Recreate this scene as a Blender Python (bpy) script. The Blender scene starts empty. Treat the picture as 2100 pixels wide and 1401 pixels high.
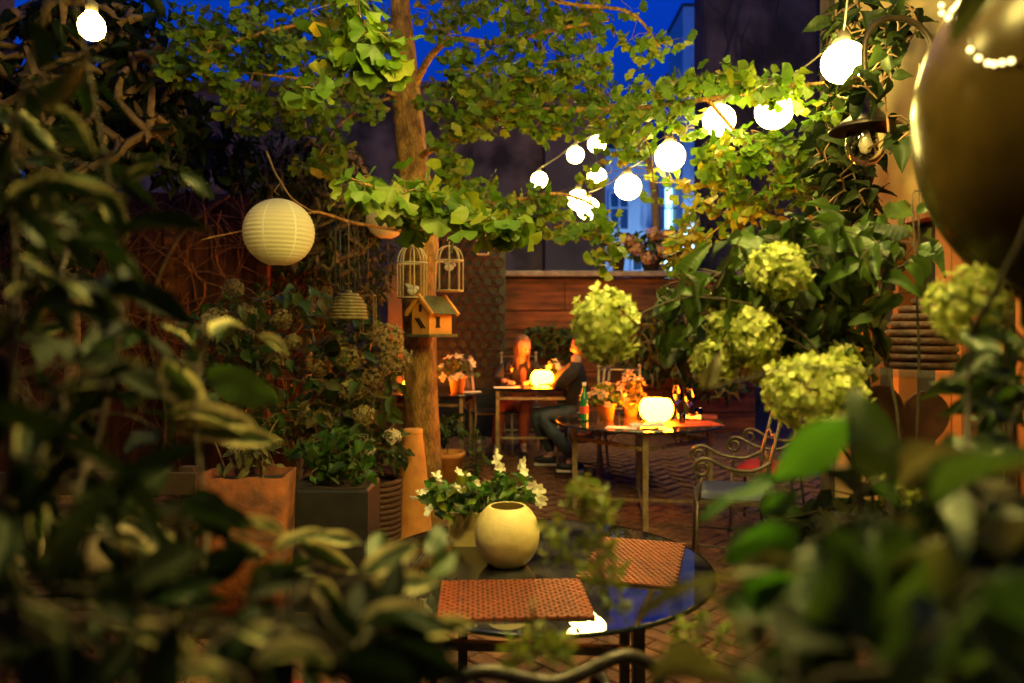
import bpy, math, random
from mathutils import Vector, Matrix, noise as mnoise
import numpy as np

random.seed(7)
rnd = random.Random(11)
SC = bpy.context.scene
COL = SC.collection
R = math.radians
PI = math.pi

# ---------------------------------------------------------------- camera
CAMZ, F, HX, HY = 1.53, 1500.0, 1050.0, 673.0
cam_d = bpy.data.cameras.new('camera'); cam = bpy.data.objects.new('camera', cam_d); COL.objects.link(cam)
cam.location = (0, 0, CAMZ); cam.rotation_euler = (R(90), 0, 0)
cam_d.sensor_width = 36.0; cam_d.lens = F / 2100.0 * 36.0
cam_d.shift_y = -27.5 / 2100.0
cam_d.clip_start = 0.02; cam_d.clip_end = 500
cam_d.dof.use_dof = True; cam_d.dof.focus_distance = 3.3; cam_d.dof.aperture_fstop = 1.65
SC.camera = cam

# ---------------------------------------------------------------- world: deep blue dusk sky
W = bpy.data.worlds.new('World'); SC.world = W; W.use_nodes = True
wn = W.node_tree.nodes; wl = W.node_tree.links
bg = wn['Background']
sky = wn.new('ShaderNodeTexSky'); sky.sky_type = 'NISHITA'; sky.sun_disc = False
sky.sun_elevation = R(-3.0); sky.sun_rotation = R(200); sky.ozone_density = 6.0; sky.air_density = 1.0; sky.dust_density = 0.2
tint = wn.new('ShaderNodeMix'); tint.data_type = 'RGBA'; tint.blend_type = 'MULTIPLY'; tint.inputs[0].default_value = 1.0
tint.inputs[7].default_value = (0.03, 1.75, 2.3, 1)      # camera white balance set for the warm bulbs
wl.new(sky.outputs[0], tint.inputs[6]); wl.new(tint.outputs[2], bg.inputs[0])
bg.inputs[1].default_value = 1.0
sd = bpy.data.lights.new('sun', 'SUN'); sd.energy = 0.02; sd.angle = R(20); sd.color = (0.5, 0.65, 1.0)
so = bpy.data.objects.new('sun', sd); COL.objects.link(so); so.rotation_euler = (R(60), 0, R(200 - 180))

SC.view_settings.view_transform = 'Standard'; SC.view_settings.look = 'None'
SC.view_settings.exposure = 1.92; SC.view_settings.gamma = 1.0; SC.view_settings.use_curve_mapping = False
SC.render.engine = 'CYCLES'
cy = SC.cycles
cy.use_denoising = True; cy.denoiser = 'OPENIMAGEDENOISE'
cy.max_bounces = 4; cy.diffuse_bounces = 2; cy.glossy_bounces = 3; cy.transmission_bounces = 4; cy.transparent_max_bounces = 8
cy.caustics_reflective = False; cy.caustics_refractive = False
cy.sample_clamp_indirect = 3.0; cy.sample_clamp_direct = 0.0; cy.use_light_tree = True
cy.use_adaptive_sampling = True; cy.adaptive_threshold = 0.02

BULB = 20.0                    # radiance of a lit globe
BULB_COL = (1.0, 0.77, 0.18)
BULB_NEAR = 62.0               # the brighter string over the near table
CANDLE = 55.0
CANDLE_COL = (1.0, 0.165, 0.003)

# ---------------------------------------------------------------- helpers
def P(px, py, d):
    return Vector(((px - HX) / F * d, d, CAMZ - (py - HY) / F * d))
def G(y):
    t = min(1.0, max(0.0, (y - 5.6) / 2.4)); return 0.2 * t * t * (3 - 2 * t)
def smooth(me, ang=None):
    for p in me.polygons: p.use_smooth = True

class MB:
    def __init__(s): s.v = []; s.f = []; s.uv = None
    def add(s, vs, fs):
        o = len(s.v); s.v += [tuple(v) for v in vs]; s.f += [tuple(i + o for i in f) for f in fs]; return s
    def box(s, c, h, rot=None, bev=0.0):
        c = Vector(c); x, y, z = h
        if bev <= 0:
            vs = [Vector((sx * x, sy * y, sz * z)) for sz in (-1, 1) for sy in (-1, 1) for sx in (-1, 1)]
            fs = [(0, 2, 3, 1), (4, 5, 7, 6), (0, 1, 5, 4), (1, 3, 7, 5), (3, 2, 6, 7), (2, 0, 4, 6)]
        else:
            b = min(bev, x * .9, y * .9, z * .9); vs = []; fs = []
            for (zz, ins) in ((-z, b), (-z + b, 0), (z - b, 0), (z, b)):
                vs += [Vector((sx * (x - ins), sy * (y - ins), zz)) for sx, sy in ((-1, -1), (1, -1), (1, 1), (-1, 1))]
            fs = [(3, 2, 1, 0), (12, 13, 14, 15)]
            for k in range(3):
                for i in range(4): fs.append((k * 4 + i, k * 4 + (i + 1) % 4, k * 4 + 4 + (i + 1) % 4, k * 4 + 4 + i))
        if rot is not None: vs = [rot @ v for v in vs]
        return s.add([c + v for v in vs], fs)
    def bar(s, a, b, w, h=None):
        a = Vector(a); b = Vector(b); h = h or w; d = b - a
        q = d.to_track_quat('Z', 'X').to_matrix()
        return s.box((a + b) / 2, (w / 2, h / 2, d.length / 2), q)
    def tube(s, pts, r, n=8, caps=True):
        pts = [Vector(p) for p in pts]; m = len(pts)
        rs = list(r) if isinstance(r, (list, tuple)) else [r] * m
        if len(rs) != m: rs = [rs[int(i * (len(rs) - 1) / max(1, m - 1))] for i in range(m)]
        t = [(pts[min(i + 1, m - 1)] - pts[max(i - 1, 0)]).normalized() for i in range(m)]
        ref = Vector((0, 0, 1)) if abs(t[0].z) < .9 else Vector((1, 0, 0))
        u = (ref - t[0] * ref.dot(t[0])).normalized(); vs = []
        for i in range(m):
            u = (u - t[i] * u.dot(t[i]));
            u = u.normalized() if u.length > 1e-6 else t[i].orthogonal().normalized()
            w = t[i].cross(u)
            vs += [pts[i] + (u * math.cos(2 * PI * k / n) + w * math.sin(2 * PI * k / n)) * rs[i] for k in range(n)]
        fs = [(i * n + k, i * n + (k + 1) % n, i * n + n + (k + 1) % n, i * n + n + k) for i in range(m - 1) for k in range(n)]
        if caps: fs += [tuple(range(n - 1, -1, -1)), tuple(range((m - 1) * n, m * n))]
        return s.add(vs, fs)
    def lathe(s, prof, n=24, c=(0, 0, 0), closed=False, wob=None):
        c = Vector(c); m = len(prof)
        vs = []
        for j, (r, z) in enumerate(prof):
            for k in range(n):
                a = 2 * PI * k / n; q = r * (wob(a, z) if wob else 1)
                vs.append(c + Vector((q * math.cos(a), q * math.sin(a), z)))
        fs = [(j * n + k, j * n + (k + 1) % n, j * n + n + (k + 1) % n, j * n + n + k) for j in range(m - 1) for k in range(n)]
        if prof[0][0] > 1e-5 and not closed: fs.append(tuple(range(n - 1, -1, -1)))
        if prof[-1][0] > 1e-5 and not closed: fs.append(tuple(range((m - 1) * n, m * n)))
        return s.add(vs, fs)
    def ball(s, c, r, n=16, m=10):
        rx, ry, rz = r if isinstance(r, (tuple, list)) else (r, r, r); c = Vector(c); o = len(s.v)
        vs = [c + Vector((0, 0, -rz))]
        for j in range(1, m):
            a = -PI / 2 + PI * j / m
            vs += [c + Vector((rx * math.cos(a) * math.cos(2 * PI * k / n), ry * math.cos(a) * math.sin(2 * PI * k / n), rz * math.sin(a))) for k in range(n)]
        vs.append(c + Vector((0, 0, rz))); fs = []
        for k in range(n):
            fs.append((0, 1 + (k + 1) % n, 1 + k)); fs.append((len(vs) - 1, len(vs) - 1 - n + k, len(vs) - 1 - n + (k + 1) % n))
        for j in range(m - 2):
            for k in range(n): fs.append((1 + j * n + k, 1 + j * n + (k + 1) % n, 1 + (j + 1) * n + (k + 1) % n, 1 + (j + 1) * n + k))
        return s.add(vs, fs)
    def sheet(s, fn, nu, nv):
        vs = [fn(i / nu, j / nv) for j in range(nv + 1) for i in range(nu + 1)]
        fs = [(j * (nu + 1) + i, j * (nu + 1) + i + 1, (j + 1) * (nu + 1) + i + 1, (j + 1) * (nu + 1) + i) for j in range(nv) for i in range(nu)]
        return s.add(vs, fs)
    def mesh(s, name, off=None, sm=True):
        me = bpy.data.meshes.new(name)
        vs = s.v if off is None else [(v[0] - off[0], v[1] - off[1], v[2] - off[2]) for v in s.v]
        me.from_pydata(vs, [], s.f); me.update()
        if sm: smooth(me)
        return me
    def build(s, name, mat, parent=None, sm=False, kind=None):
        off = parent_loc(parent) if parent else None
        me = s.mesh(name, off, sm); me.materials.append(mat)
        return link(name, me, parent, kind)

def parent_loc(p):
    v = Vector(p.location)
    while p.parent: p = p.parent; v += Vector(p.location)
    return v
def link(name, me, parent=None, kind=None):
    o = bpy.data.objects.new(name, me); COL.objects.link(o)
    if parent: o.parent = parent
    if kind: o['kind'] = kind
    return o
def tag(o, label, cat, group=None, kind=None):
    o['label'] = label; o['category'] = cat
    if group: o['group'] = group
    if kind: o['kind'] = kind
    return o
def thing(name, loc, label, cat, group=None, rz=0.0):
    o = bpy.data.objects.new(name, None); COL.objects.link(o); o.empty_display_size = .05
    o.location = loc; o.rotation_euler = (0, 0, rz); return tag(o, label, cat, group)
def copy_thing(root, loc, rz, label):
    def cp(o, par):
        c = o.copy(); COL.objects.link(c); c.parent = par
        for ch in list(o.children): cp(ch, c)
        return c
    c = cp(root, None); c.location = loc; c.rotation_euler = (0, 0, rz); c['label'] = label
    return c
def frame(p0, p1, roll_up):
    """matrix with Y along p0->p1 (scaled to its length), Z towards roll_up"""
    y = (p1 - p0); L = y.length; y = y / L
    z = roll_up - y * roll_up.dot(y)
    z = z.normalized() if z.length > 1e-5 else y.orthogonal().normalized()
    x = y.cross(z); return x, y, z, L
def mat4(p0, p1, up, wscale):
    x, y, z, L = frame(p0, p1, up)
    M = Matrix((( x.x * wscale, y.x * L, z.x * L, p0.x), (x.y * wscale, y.y * L, z.y * L, p0.y), (x.z * wscale, y.z * L, z.z * L, p0.z), (0, 0, 0, 1)))
    return M
def rv(r=rnd):
    while True:
        v = Vector((r.uniform(-1, 1), r.uniform(-1, 1), r.uniform(-1, 1)))
        if .05 < v.length < 1: return v.normalized()
def spline(pts, n=6):
    pts = [Vector(p) for p in pts]; out = []
    for i in range(len(pts) - 1):
        p0 = pts[max(i - 1, 0)]; p1 = pts[i]; p2 = pts[i + 1]; p3 = pts[min(i + 2, len(pts) - 1)]
        for k in range(n):
            t = k / n
            out.append(.5 * ((2 * p1) + (p2 - p0) * t + (2 * p0 - 5 * p1 + 4 * p2 - p3) * t * t + (3 * p1 - p0 - 3 * p2 + p3) * t ** 3))
    out.append(pts[-1]); return out

# ---------------------------------------------------------------- materials
MAT = {}
def mat(name, c1, c2=None, rough=.6, scale=8.0, bump=0.0, bscale=None, metal=0.0, spec=.4, stretch=None, coat=0.0, detail=4.0, lo=.35, hi=.65):
    if name in MAT: return MAT[name]
    m = bpy.data.materials.new(name); m.use_nodes = True; nt = m.node_tree; N = nt.nodes; L = nt.links
    b = N['Principled BSDF']; b.inputs['Roughness'].default_value = rough; b.inputs['Metallic'].default_value = metal
    b.inputs['Specular IOR Level'].default_value = spec; b.inputs['Base Color'].default_value = (*c1, 1); b.inputs['Coat Weight'].default_value = coat
    tc = N.new('ShaderNodeTexCoord'); mp = N.new('ShaderNodeMapping'); L.new(tc.outputs['Object'], mp.inputs[0])
    if stretch: mp.inputs['Scale'].default_value = stretch
    if c2:
        n = N.new('ShaderNodeTexNoise'); n.inputs['Scale'].default_value = scale; n.inputs['Detail'].default_value = detail; L.new(mp.outputs[0], n.inputs['Vector'])
        r = N.new('ShaderNodeValToRGB'); r.color_ramp.elements[0].position = lo; r.color_ramp.elements[1].position = hi
        r.color_ramp.elements[0].color = (*c1, 1); r.color_ramp.elements[1].color = (*c2, 1)
        L.new(n.outputs[0], r.inputs[0]); L.new(r.outputs[0], b.inputs['Base Color'])
    if bump:
        n2 = N.new('ShaderNodeTexNoise'); n2.inputs['Scale'].default_value = bscale or scale * 2; n2.inputs['Detail'].default_value = 6; L.new(mp.outputs[0], n2.inputs['Vector'])
        bp = N.new('ShaderNodeBump'); bp.inputs['Strength'].default_value = bump; bp.inputs['Distance'].default_value = .02
        L.new(n2.outputs[0], bp.inputs['Height']); L.new(bp.outputs[0], b.inputs['Normal'])
    MAT[name] = m; return m

def rand_out(N, L):
    """a number that differs for each leaf, whether it is an object or an island of a joined mesh"""
    g = N.new('ShaderNodeNewGeometry'); o = N.new('ShaderNodeObjectInfo'); a = N.new('ShaderNodeMath'); a.operation = 'ADD'
    L.new(g.outputs['Random Per Island'], a.inputs[0]); L.new(o.outputs['Random'], a.inputs[1])
    fr = N.new('ShaderNodeMath'); fr.operation = 'FRACT'; L.new(a.outputs[0], fr.inputs[0]); return fr.outputs[0]
def leafmat(name, cols, trans=.35, rough=.45, edge=None, edge_at=.62, spec=.4, vein=True, edge_share=1.0):
    m = bpy.data.materials.new(name); m.use_nodes = True; nt = m.node_tree; N = nt.nodes; L = nt.links
    b = N['Principled BSDF']; b.inputs['Roughness'].default_value = rough; b.inputs['Specular IOR Level'].default_value = spec
    r = N.new('ShaderNodeValToRGB'); ce = r.color_ramp.elements
    ce[0].position = 0; ce[0].color = (*cols[0], 1); ce[1].position = 1; ce[1].color = (*cols[-1], 1)
    for i, c in enumerate(cols[1:-1]): e = ce.new((i + 1) / (len(cols) - 1)); e.color = (*c, 1)
    ro = rand_out(N, L); L.new(ro, r.inputs[0]); out = r.outputs[0]
    tc = N.new('ShaderNodeTexCoord')
    nz = N.new('ShaderNodeTexNoise'); nz.inputs['Scale'].default_value = 30; nz.inputs['Detail'].default_value = 3; L.new(tc.outputs['Object'], nz.inputs['Vector'])
    hv = N.new('ShaderNodeHueSaturation'); mr = N.new('ShaderNodeMapRange'); mr.inputs[3].default_value = .65; mr.inputs[4].default_value = 1.35
    L.new(nz.outputs[0], mr.inputs[0]); L.new(mr.outputs[0], hv.inputs['Value']); L.new(out, hv.inputs['Color']); out = hv.outputs[0]
    if edge:
        uv = N.new('ShaderNodeUVMap'); sx = N.new('ShaderNodeSeparateXYZ'); L.new(uv.outputs[0], sx.inputs[0])
        s1 = N.new('ShaderNodeMath'); s1.operation = 'SUBTRACT'; s1.inputs[1].default_value = .5; L.new(sx.outputs[0], s1.inputs[0])
        s2 = N.new('ShaderNodeMath'); s2.operation = 'ABSOLUTE'; L.new(s1.outputs[0], s2.inputs[0])
        nz2 = N.new('ShaderNodeTexNoise'); nz2.inputs['Scale'].default_value = 9; nz2.inputs['Detail'].default_value = 4; L.new(uv.outputs[0], nz2.inputs['Vector'])
        s3 = N.new('ShaderNodeMath'); s3.operation = 'MULTIPLY_ADD'; s3.inputs[1].default_value = .5; L.new(nz2.outputs[0], s3.inputs[0]); L.new(s2.outputs[0], s3.inputs[2])
        mr2 = N.new('ShaderNodeMapRange'); mr2.inputs[1].default_value = edge_at - .04; mr2.inputs[2].default_value = edge_at + .04
        L.new(s3.outputs[0], mr2.inputs[0])
        gate = N.new('ShaderNodeMath'); gate.operation = 'LESS_THAN'; gate.inputs[1].default_value = edge_share
        fr2 = N.new('ShaderNodeMath'); fr2.operation = 'MULTIPLY'; fr2.inputs[1].default_value = 7.13; fr3 = N.new('ShaderNodeMath'); fr3.operation = 'FRACT'
        L.new(ro, fr2.inputs[0]); L.new(fr2.outputs[0], fr3.inputs[0]); L.new(fr3.outputs[0], gate.inputs[0])
        gm = N.new('ShaderNodeMath'); gm.operation = 'MULTIPLY'; L.new(gate.outputs[0], gm.inputs[0]); L.new(mr2.outputs[0], gm.inputs[1])
        mx = N.new('ShaderNodeMix'); mx.data_type = 'RGBA'; L.new(gm.outputs[0], mx.inputs[0]); L.new(out, mx.inputs[6]); mx.inputs[7].default_value = (*edge, 1); out = mx.outputs[2]
    if vein:
        uv = N.new('ShaderNodeUVMap'); wv = N.new('ShaderNodeTexWave'); wv.wave_type = 'BANDS'; wv.bands_direction = 'Y'; wv.inputs['Scale'].default_value = 3.2; wv.inputs['Distortion'].default_value = 1.0
        L.new(uv.outputs[0], wv.inputs[0]); bp = N.new('ShaderNodeBump'); bp.inputs['Strength'].default_value = .12; bp.inputs['Distance'].default_value = .01
        L.new(wv.outputs[0], bp.inputs['Height']); L.new(bp.outputs[0], b.inputs['Normal'])
    L.new(out, b.inputs['Base Color'])
    t = N.new('ShaderNodeBsdfTranslucent'); L.new(out, t.inputs[0]); ms = N.new('ShaderNodeMixShader'); ms.inputs[0].default_value = trans
    L.new(b.outputs[0], ms.inputs[1]); L.new(t.outputs[0], ms.inputs[2]); L.new(ms.outputs[0], N['Material Output'].inputs[0])
    MAT[name] = m; return m
def emit(name, col, strength, rim=None):
    m = bpy.data.materials.new(name); m.use_nodes = True; N = m.node_tree.nodes; L = m.node_tree.links
    b = N['Principled BSDF']; b.inputs['Base Color'].default_value = (.8, .75, .65, 1); b.inputs['Roughness'].default_value = .35
    b.inputs['Emission Color'].default_value = (*col, 1); b.inputs['Emission Strength'].default_value = strength
    MAT[name] = m; return m
def glassmat(name, tintc=(.8, .85, .85), ior=1.6, rough=0.0):
    m = bpy.data.materials.new(name); m.use_nodes = True; N = m.node_tree.nodes; L = m.node_tree.links
    N.remove(N['Principled BSDF'])
    tr = N.new('ShaderNodeBsdfTransparent'); tr.inputs[0].default_value = (*tintc, 1); gl = N.new('ShaderNodeBsdfGlossy'); gl.inputs['Roughness'].default_value = rough
    fr = N.new('ShaderNodeFresnel'); fr.inputs[0].default_value = ior; mx = N.new('ShaderNodeMixShader')
    L.new(fr.outputs[0], mx.inputs[0]); L.new(tr.outputs[0], mx.inputs[1]); L.new(gl.outputs[0], mx.inputs[2]); L.new(mx.outputs[0], N['Material Output'].inputs[0])
    MAT[name] = m; return m
def pale_sheen(m, amount, col):
    N = m.node_tree.nodes; L = m.node_tree.links; out = N['Material Output']; src = out.inputs[0].links[0].from_socket
    d = N.new('ShaderNodeBsdfDiffuse'); d.inputs[0].default_value = (*col, 1); nz = N.new('ShaderNodeTexNoise'); nz.inputs['Scale'].default_value = 7; nz.inputs['Detail'].default_value = 6
    tc = N.new('ShaderNodeTexCoord'); L.new(tc.outputs['Object'], nz.inputs[0]); mr = N.new('ShaderNodeMapRange'); mr.inputs[1].default_value = .35; mr.inputs[2].default_value = .75; mr.inputs[4].default_value = amount; L.new(nz.outputs[0], mr.inputs[0])
    mx = N.new('ShaderNodeMixShader'); L.new(mr.outputs[0], mx.inputs[0]); L.new(src, mx.inputs[1]); L.new(d.outputs[0], mx.inputs[2]); L.new(mx.outputs[0], out.inputs[0])
def papermat(name, c, trans=.35):
    m = bpy.data.materials.new(name); m.use_nodes = True; N = m.node_tree.nodes; L = m.node_tree.links
    b = N['Principled BSDF']; b.inputs['Base Color'].default_value = (*c, 1); b.inputs['Roughness'].default_value = .8; b.inputs['Specular IOR Level'].default_value = .15
    t = N.new('ShaderNodeBsdfTranslucent'); t.inputs[0].default_value = (*c, 1); ms = N.new('ShaderNodeMixShader'); ms.inputs[0].default_value = trans
    L.new(b.outputs[0], ms.inputs[1]); L.new(t.outputs[0], ms.inputs[2]); L.new(ms.outputs[0], N['Material Output'].inputs[0]); MAT[name] = m; return m

M_bulb = emit('bulb_glow', BULB_COL, BULB); M_bulb2 = emit('bright_bulb_glow', BULB_COL, BULB_NEAR); M_candle = emit('candle_glow', CANDLE_COL, CANDLE)
M_black = mat('black_metal', (.012, .012, .012), (.03, .028, .025), .45, 30)
M_steel = mat('tan_metal', (.44, .34, .20), (.24, .18, .10), .42, 22, .15, 60, metal=.55)
M_chair = mat('chair_metal', (.17, .135, .095), (.10, .08, .055), .38, 22, .15, 60, metal=.6)
M_dark = mat('dark_metal', (.035, .03, .026), (.07, .06, .05), .4, 25, metal=.6)
M_cable = mat('cable_rubber', (.10, .08, .06), None, .6)
M_terra = mat('terracotta', (.72, .31, .07), (.54, .21, .05), .75, 9, .25, 45)
M_terra2 = mat('weathered_terracotta', (.36, .10, .024), (.09, .03, .011), .85, 5, .6, 24, detail=8, lo=.3, hi=.62)
M_cream = mat('cream_ceramic', (.66, .53, .24), (.54, .42, .17), .5, 10, .12, 35)
M_paper = papermat('cream_paper', (.80, .74, .50), .35)
M_seam = papermat('paper_seam', (.92, .88, .68), .2)
M_bark = mat('ginkgo_bark', (.45, .235, .055), (.19, .098, .026), .85, 10, .8, 26, stretch=(1.8, 1.8, .9), lo=.36, hi=.64, detail=9)
def crack_bark():
    N = M_bark.node_tree.nodes; L = M_bark.node_tree.links; b = N['Principled BSDF']; src = b.inputs['Base Color'].links[0].from_socket
    tc = N.new('ShaderNodeTexCoord'); mp = N.new('ShaderNodeMapping'); mp.inputs['Scale'].default_value = (44, 44, 13); L.new(tc.outputs['Object'], mp.inputs[0])
    nz = N.new('ShaderNodeTexNoise'); nz.inputs['Scale'].default_value = 5; L.new(tc.outputs['Object'], nz.inputs[0]); ad = N.new('ShaderNodeVectorMath'); ad.operation = 'MULTIPLY_ADD'; ad.inputs[1].default_value = (2.2, 2.2, 2.2); L.new(nz.outputs['Color'], ad.inputs[0]); L.new(mp.outputs[0], ad.inputs[2])
    vo = N.new('ShaderNodeTexVoronoi'); vo.feature = 'DISTANCE_TO_EDGE'; vo.inputs['Scale'].default_value = 1.0; L.new(ad.outputs[0], vo.inputs['Vector'])
    mr = N.new('ShaderNodeMapRange'); mr.inputs[1].default_value = .0; mr.inputs[2].default_value = .16; mr.inputs[3].default_value = .6; mr.inputs[4].default_value = 1.0; L.new(vo.outputs['Distance'], mr.inputs[0])
    mx = N.new('ShaderNodeMix'); mx.data_type = 'RGBA'; mx.blend_type = 'MULTIPLY'; mx.inputs[0].default_value = 1; L.new(src, mx.inputs[6]); L.new(mr.outputs[0], mx.inputs[7]); L.new(mx.outputs[2], b.inputs['Base Color'])
    bp = N.new('ShaderNodeBump'); bp.inputs['Strength'].default_value = .5; bp.inputs['Distance'].default_value = .015; L.new(mr.outputs[0], bp.inputs['Height']); L.new(b.inputs['Normal'].links[0].from_socket, bp.inputs['Normal']); L.new(bp.outputs[0], b.inputs['Normal'])
crack_bark()
M_twig = mat('twig_bark', (.22, .13, .06), (.12, .07, .035), .8, 30, .3)
M_stem = mat('green_stem', (.10, .13, .03), (.14, .10, .035), .6, 20)
M_soil = mat('soil', (.03, .02, .013), (.05, .035, .02), .95, 30, .5)
M_glass = glassmat('table_glass', (.42, .45, .42), 3.3)
pale_sheen(M_glass, .09, (.5, .45, .4))  # pale diffuse mixed into the glass, imitating the reflection of lit walls
M_cglass = glassmat('clear_glass', (.86, .88, .86), 1.55)
M_ggreen = mat('green_glass', (.012, .17, .075), (.02, .22, .10), .08, 6, spec=.9)
M_ivory = mat('ivory_wire', (.66, .55, .33), (.50, .40, .22), .5, 40, .1)
M_planter = mat('charcoal_planter', (.014, .013, .014), (.024, .022, .022), .55, 12)
M_white = mat('white_cloth', (.75, .70, .62), (.66, .60, .52), .85, 12, .2)
L_ginkgo = leafmat('ginkgo_leaf', [(.055, .115, .006), (.075, .15, .007), (.10, .185, .008), (.135, .20, .009), (.20, .21, .010)], .45, .5, vein=False)
L_gink_yel = leafmat('ginkgo_leaf_yellow', [(.20, .16, .010), (.30, .21, .010), (.16, .16, .014)], .45, .5, vein=False)
L_hyd = leafmat('hydrangea_leaf', [(.028, .062, .009), (.04, .08, .011), (.06, .105, .014), (.035, .07, .010)], .3, .42)
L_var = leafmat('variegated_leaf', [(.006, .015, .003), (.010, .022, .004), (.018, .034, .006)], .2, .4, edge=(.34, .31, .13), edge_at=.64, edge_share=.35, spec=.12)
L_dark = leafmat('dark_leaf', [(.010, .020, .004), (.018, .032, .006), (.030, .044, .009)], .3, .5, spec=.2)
L_bright = leafmat('fresh_leaf', [(.030, .105, .007), (.042, .13, .008), (.055, .15, .011)], .45, .45)
L_dry = leafmat('olive_leaf', [(.07, .08, .02), (.11, .10, .03), (.15, .12, .04)], .3, .6)
L_pale = leafmat('pale_margin_leaf', [(.03, .05, .012), (.05, .07, .018)], .3, .5, edge=(.48, .42, .18), edge_at=.54, spec=.15)
M_dtwig = mat('dark_twig', (.045, .03, .014), (.03, .02, .01), .8, 30)
L_shade = leafmat('deep_leaf', [(.003, .007, .002), (.006, .012, .003), (.012, .018, .004)], .25, .6, spec=.1)
L_feather = leafmat('feathery_leaf', [(.12, .18, .02), (.18, .24, .03), (.26, .24, .03)], .4, .6, vein=False)
M_floret = leafmat('lime_floret', [(.16, .22, .03), (.36, .42, .07), (.50, .54, .13), (.66, .66, .26)], .35, .6, vein=False)
M_floret_dry = leafmat('dry_floret', [(.26, .22, .06), (.34, .27, .09), (.40, .33, .13), (.20, .19, .05)], .3, .7, vein=False)
M_petal = leafmat('white_petal', [(.72, .70, .50), (.80, .78, .62)], .35, .6, vein=False)
M_petal_warm = leafmat('peach_petal', [(.62, .42, .24), (.70, .50, .32)], .35, .6, vein=False)

# ---------------------------------------------------------------- leaf shapes (unit length along +Y, normal +Z, width along X in -0.5..0.5)
def leaf_template(nl=7, nw=4, shape='ovate', droop=.22, fold=.12, wav=.03, seed=0):
    r = random.Random(seed); vs = []; uv = []
    ph = r.uniform(0, 6)
    for j in range(nl + 1):
        t = j / nl
        if shape == 'ovate': w = (math.sin(PI * min(1, t ** .72)) ** .85) * (1 - .25 * t) if 0 < t < 1 else 0
        elif shape == 'lance': w = math.sin(PI * t ** .85) ** .9 if 0 < t < 1 else 0
        else: w = math.sin(PI * t) if 0 < t < 1 else 0
        for i in range(nw + 1):
            u = i / nw * 2 - 1; x = u * .5 * w
            z = fold * abs(u) * w - droop * t * t + wav * math.sin(9 * t + ph + 2 * u) * abs(u)
            vs.append((x, t, z)); uv.append((i / nw, t))
    fs = [(j * (nw + 1) + i, j * (nw + 1) + i + 1, (j + 1) * (nw + 1) + i + 1, (j + 1) * (nw + 1) + i) for j in range(nl) for i in range(nw)]
    return vs, fs, uv
def ginkgo_template(seed=0):
    r = random.Random(seed); n = 9; vs = [(0, 0, 0), (.012, .42, .0), (-.012, .42, 0), (0, .40, 0)]; fs = [(0, 1, 2)]
    a0 = R(r.uniform(50, 68)); cup = r.uniform(.05, .35); notch = r.uniform(.1, .42)
    pts = []
    for i in range(n):
        u = i / (n - 1) * 2 - 1; a = u * a0
        rad = .60 * (1 - notch * math.exp(-(u / .12) ** 2)) * (1 + .05 * math.sin(11 * u + seed)) * (1 - .10 * abs(u) ** 3)
        x = math.sin(a) * rad * 1.05; y = .40 + math.cos(a) * rad
        pts.append((x, y, cup * (abs(u) ** 1.6) * rad + .05 * math.sin(7 * u + seed * 2) - .15 * rad * rad))
    o = len(vs); vs += pts
    mid = [(p[0] * .55, .40 + (p[1] - .40) * .55, p[2] * .35) for p in pts]; o2 = len(vs); vs += mid
    for i in range(n - 1):
        fs.append((3, o2 + i + 1, o2 + i)); fs.append((o2 + i, o2 + i + 1, o + i + 1, o + i))
    return vs, fs, [(v[0] + .5, v[1]) for v in vs]
def tmesh(name, tpl, mat_):
    me = bpy.data.meshes.new(name); me.from_pydata(tpl[0], [], tpl[1]); me.update()
    uvl = me.uv_layers.new(name='UVMap')
    for l in me.loops: uvl.data[l.index].uv = tpl[2][l.vertex_index]
    smooth(me); me.materials.append(mat_); return me
OVATE = [leaf_template(7, 4, 'ovate', .12 + .1 * k, .06 + .07 * k, .05, k) for k in range(4)]
LANCE = [leaf_template(9, 6, 'lance', .02 + .07 * k, .03 + .05 * k, .035, k + 9) for k in range(4)]
SMALL = [leaf_template(3, 2, 'ovate', .15 + .1 * k, .1, .03, k) for k in range(3)]
GINK = [ginkgo_template(k) for k in range(7)]

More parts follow.
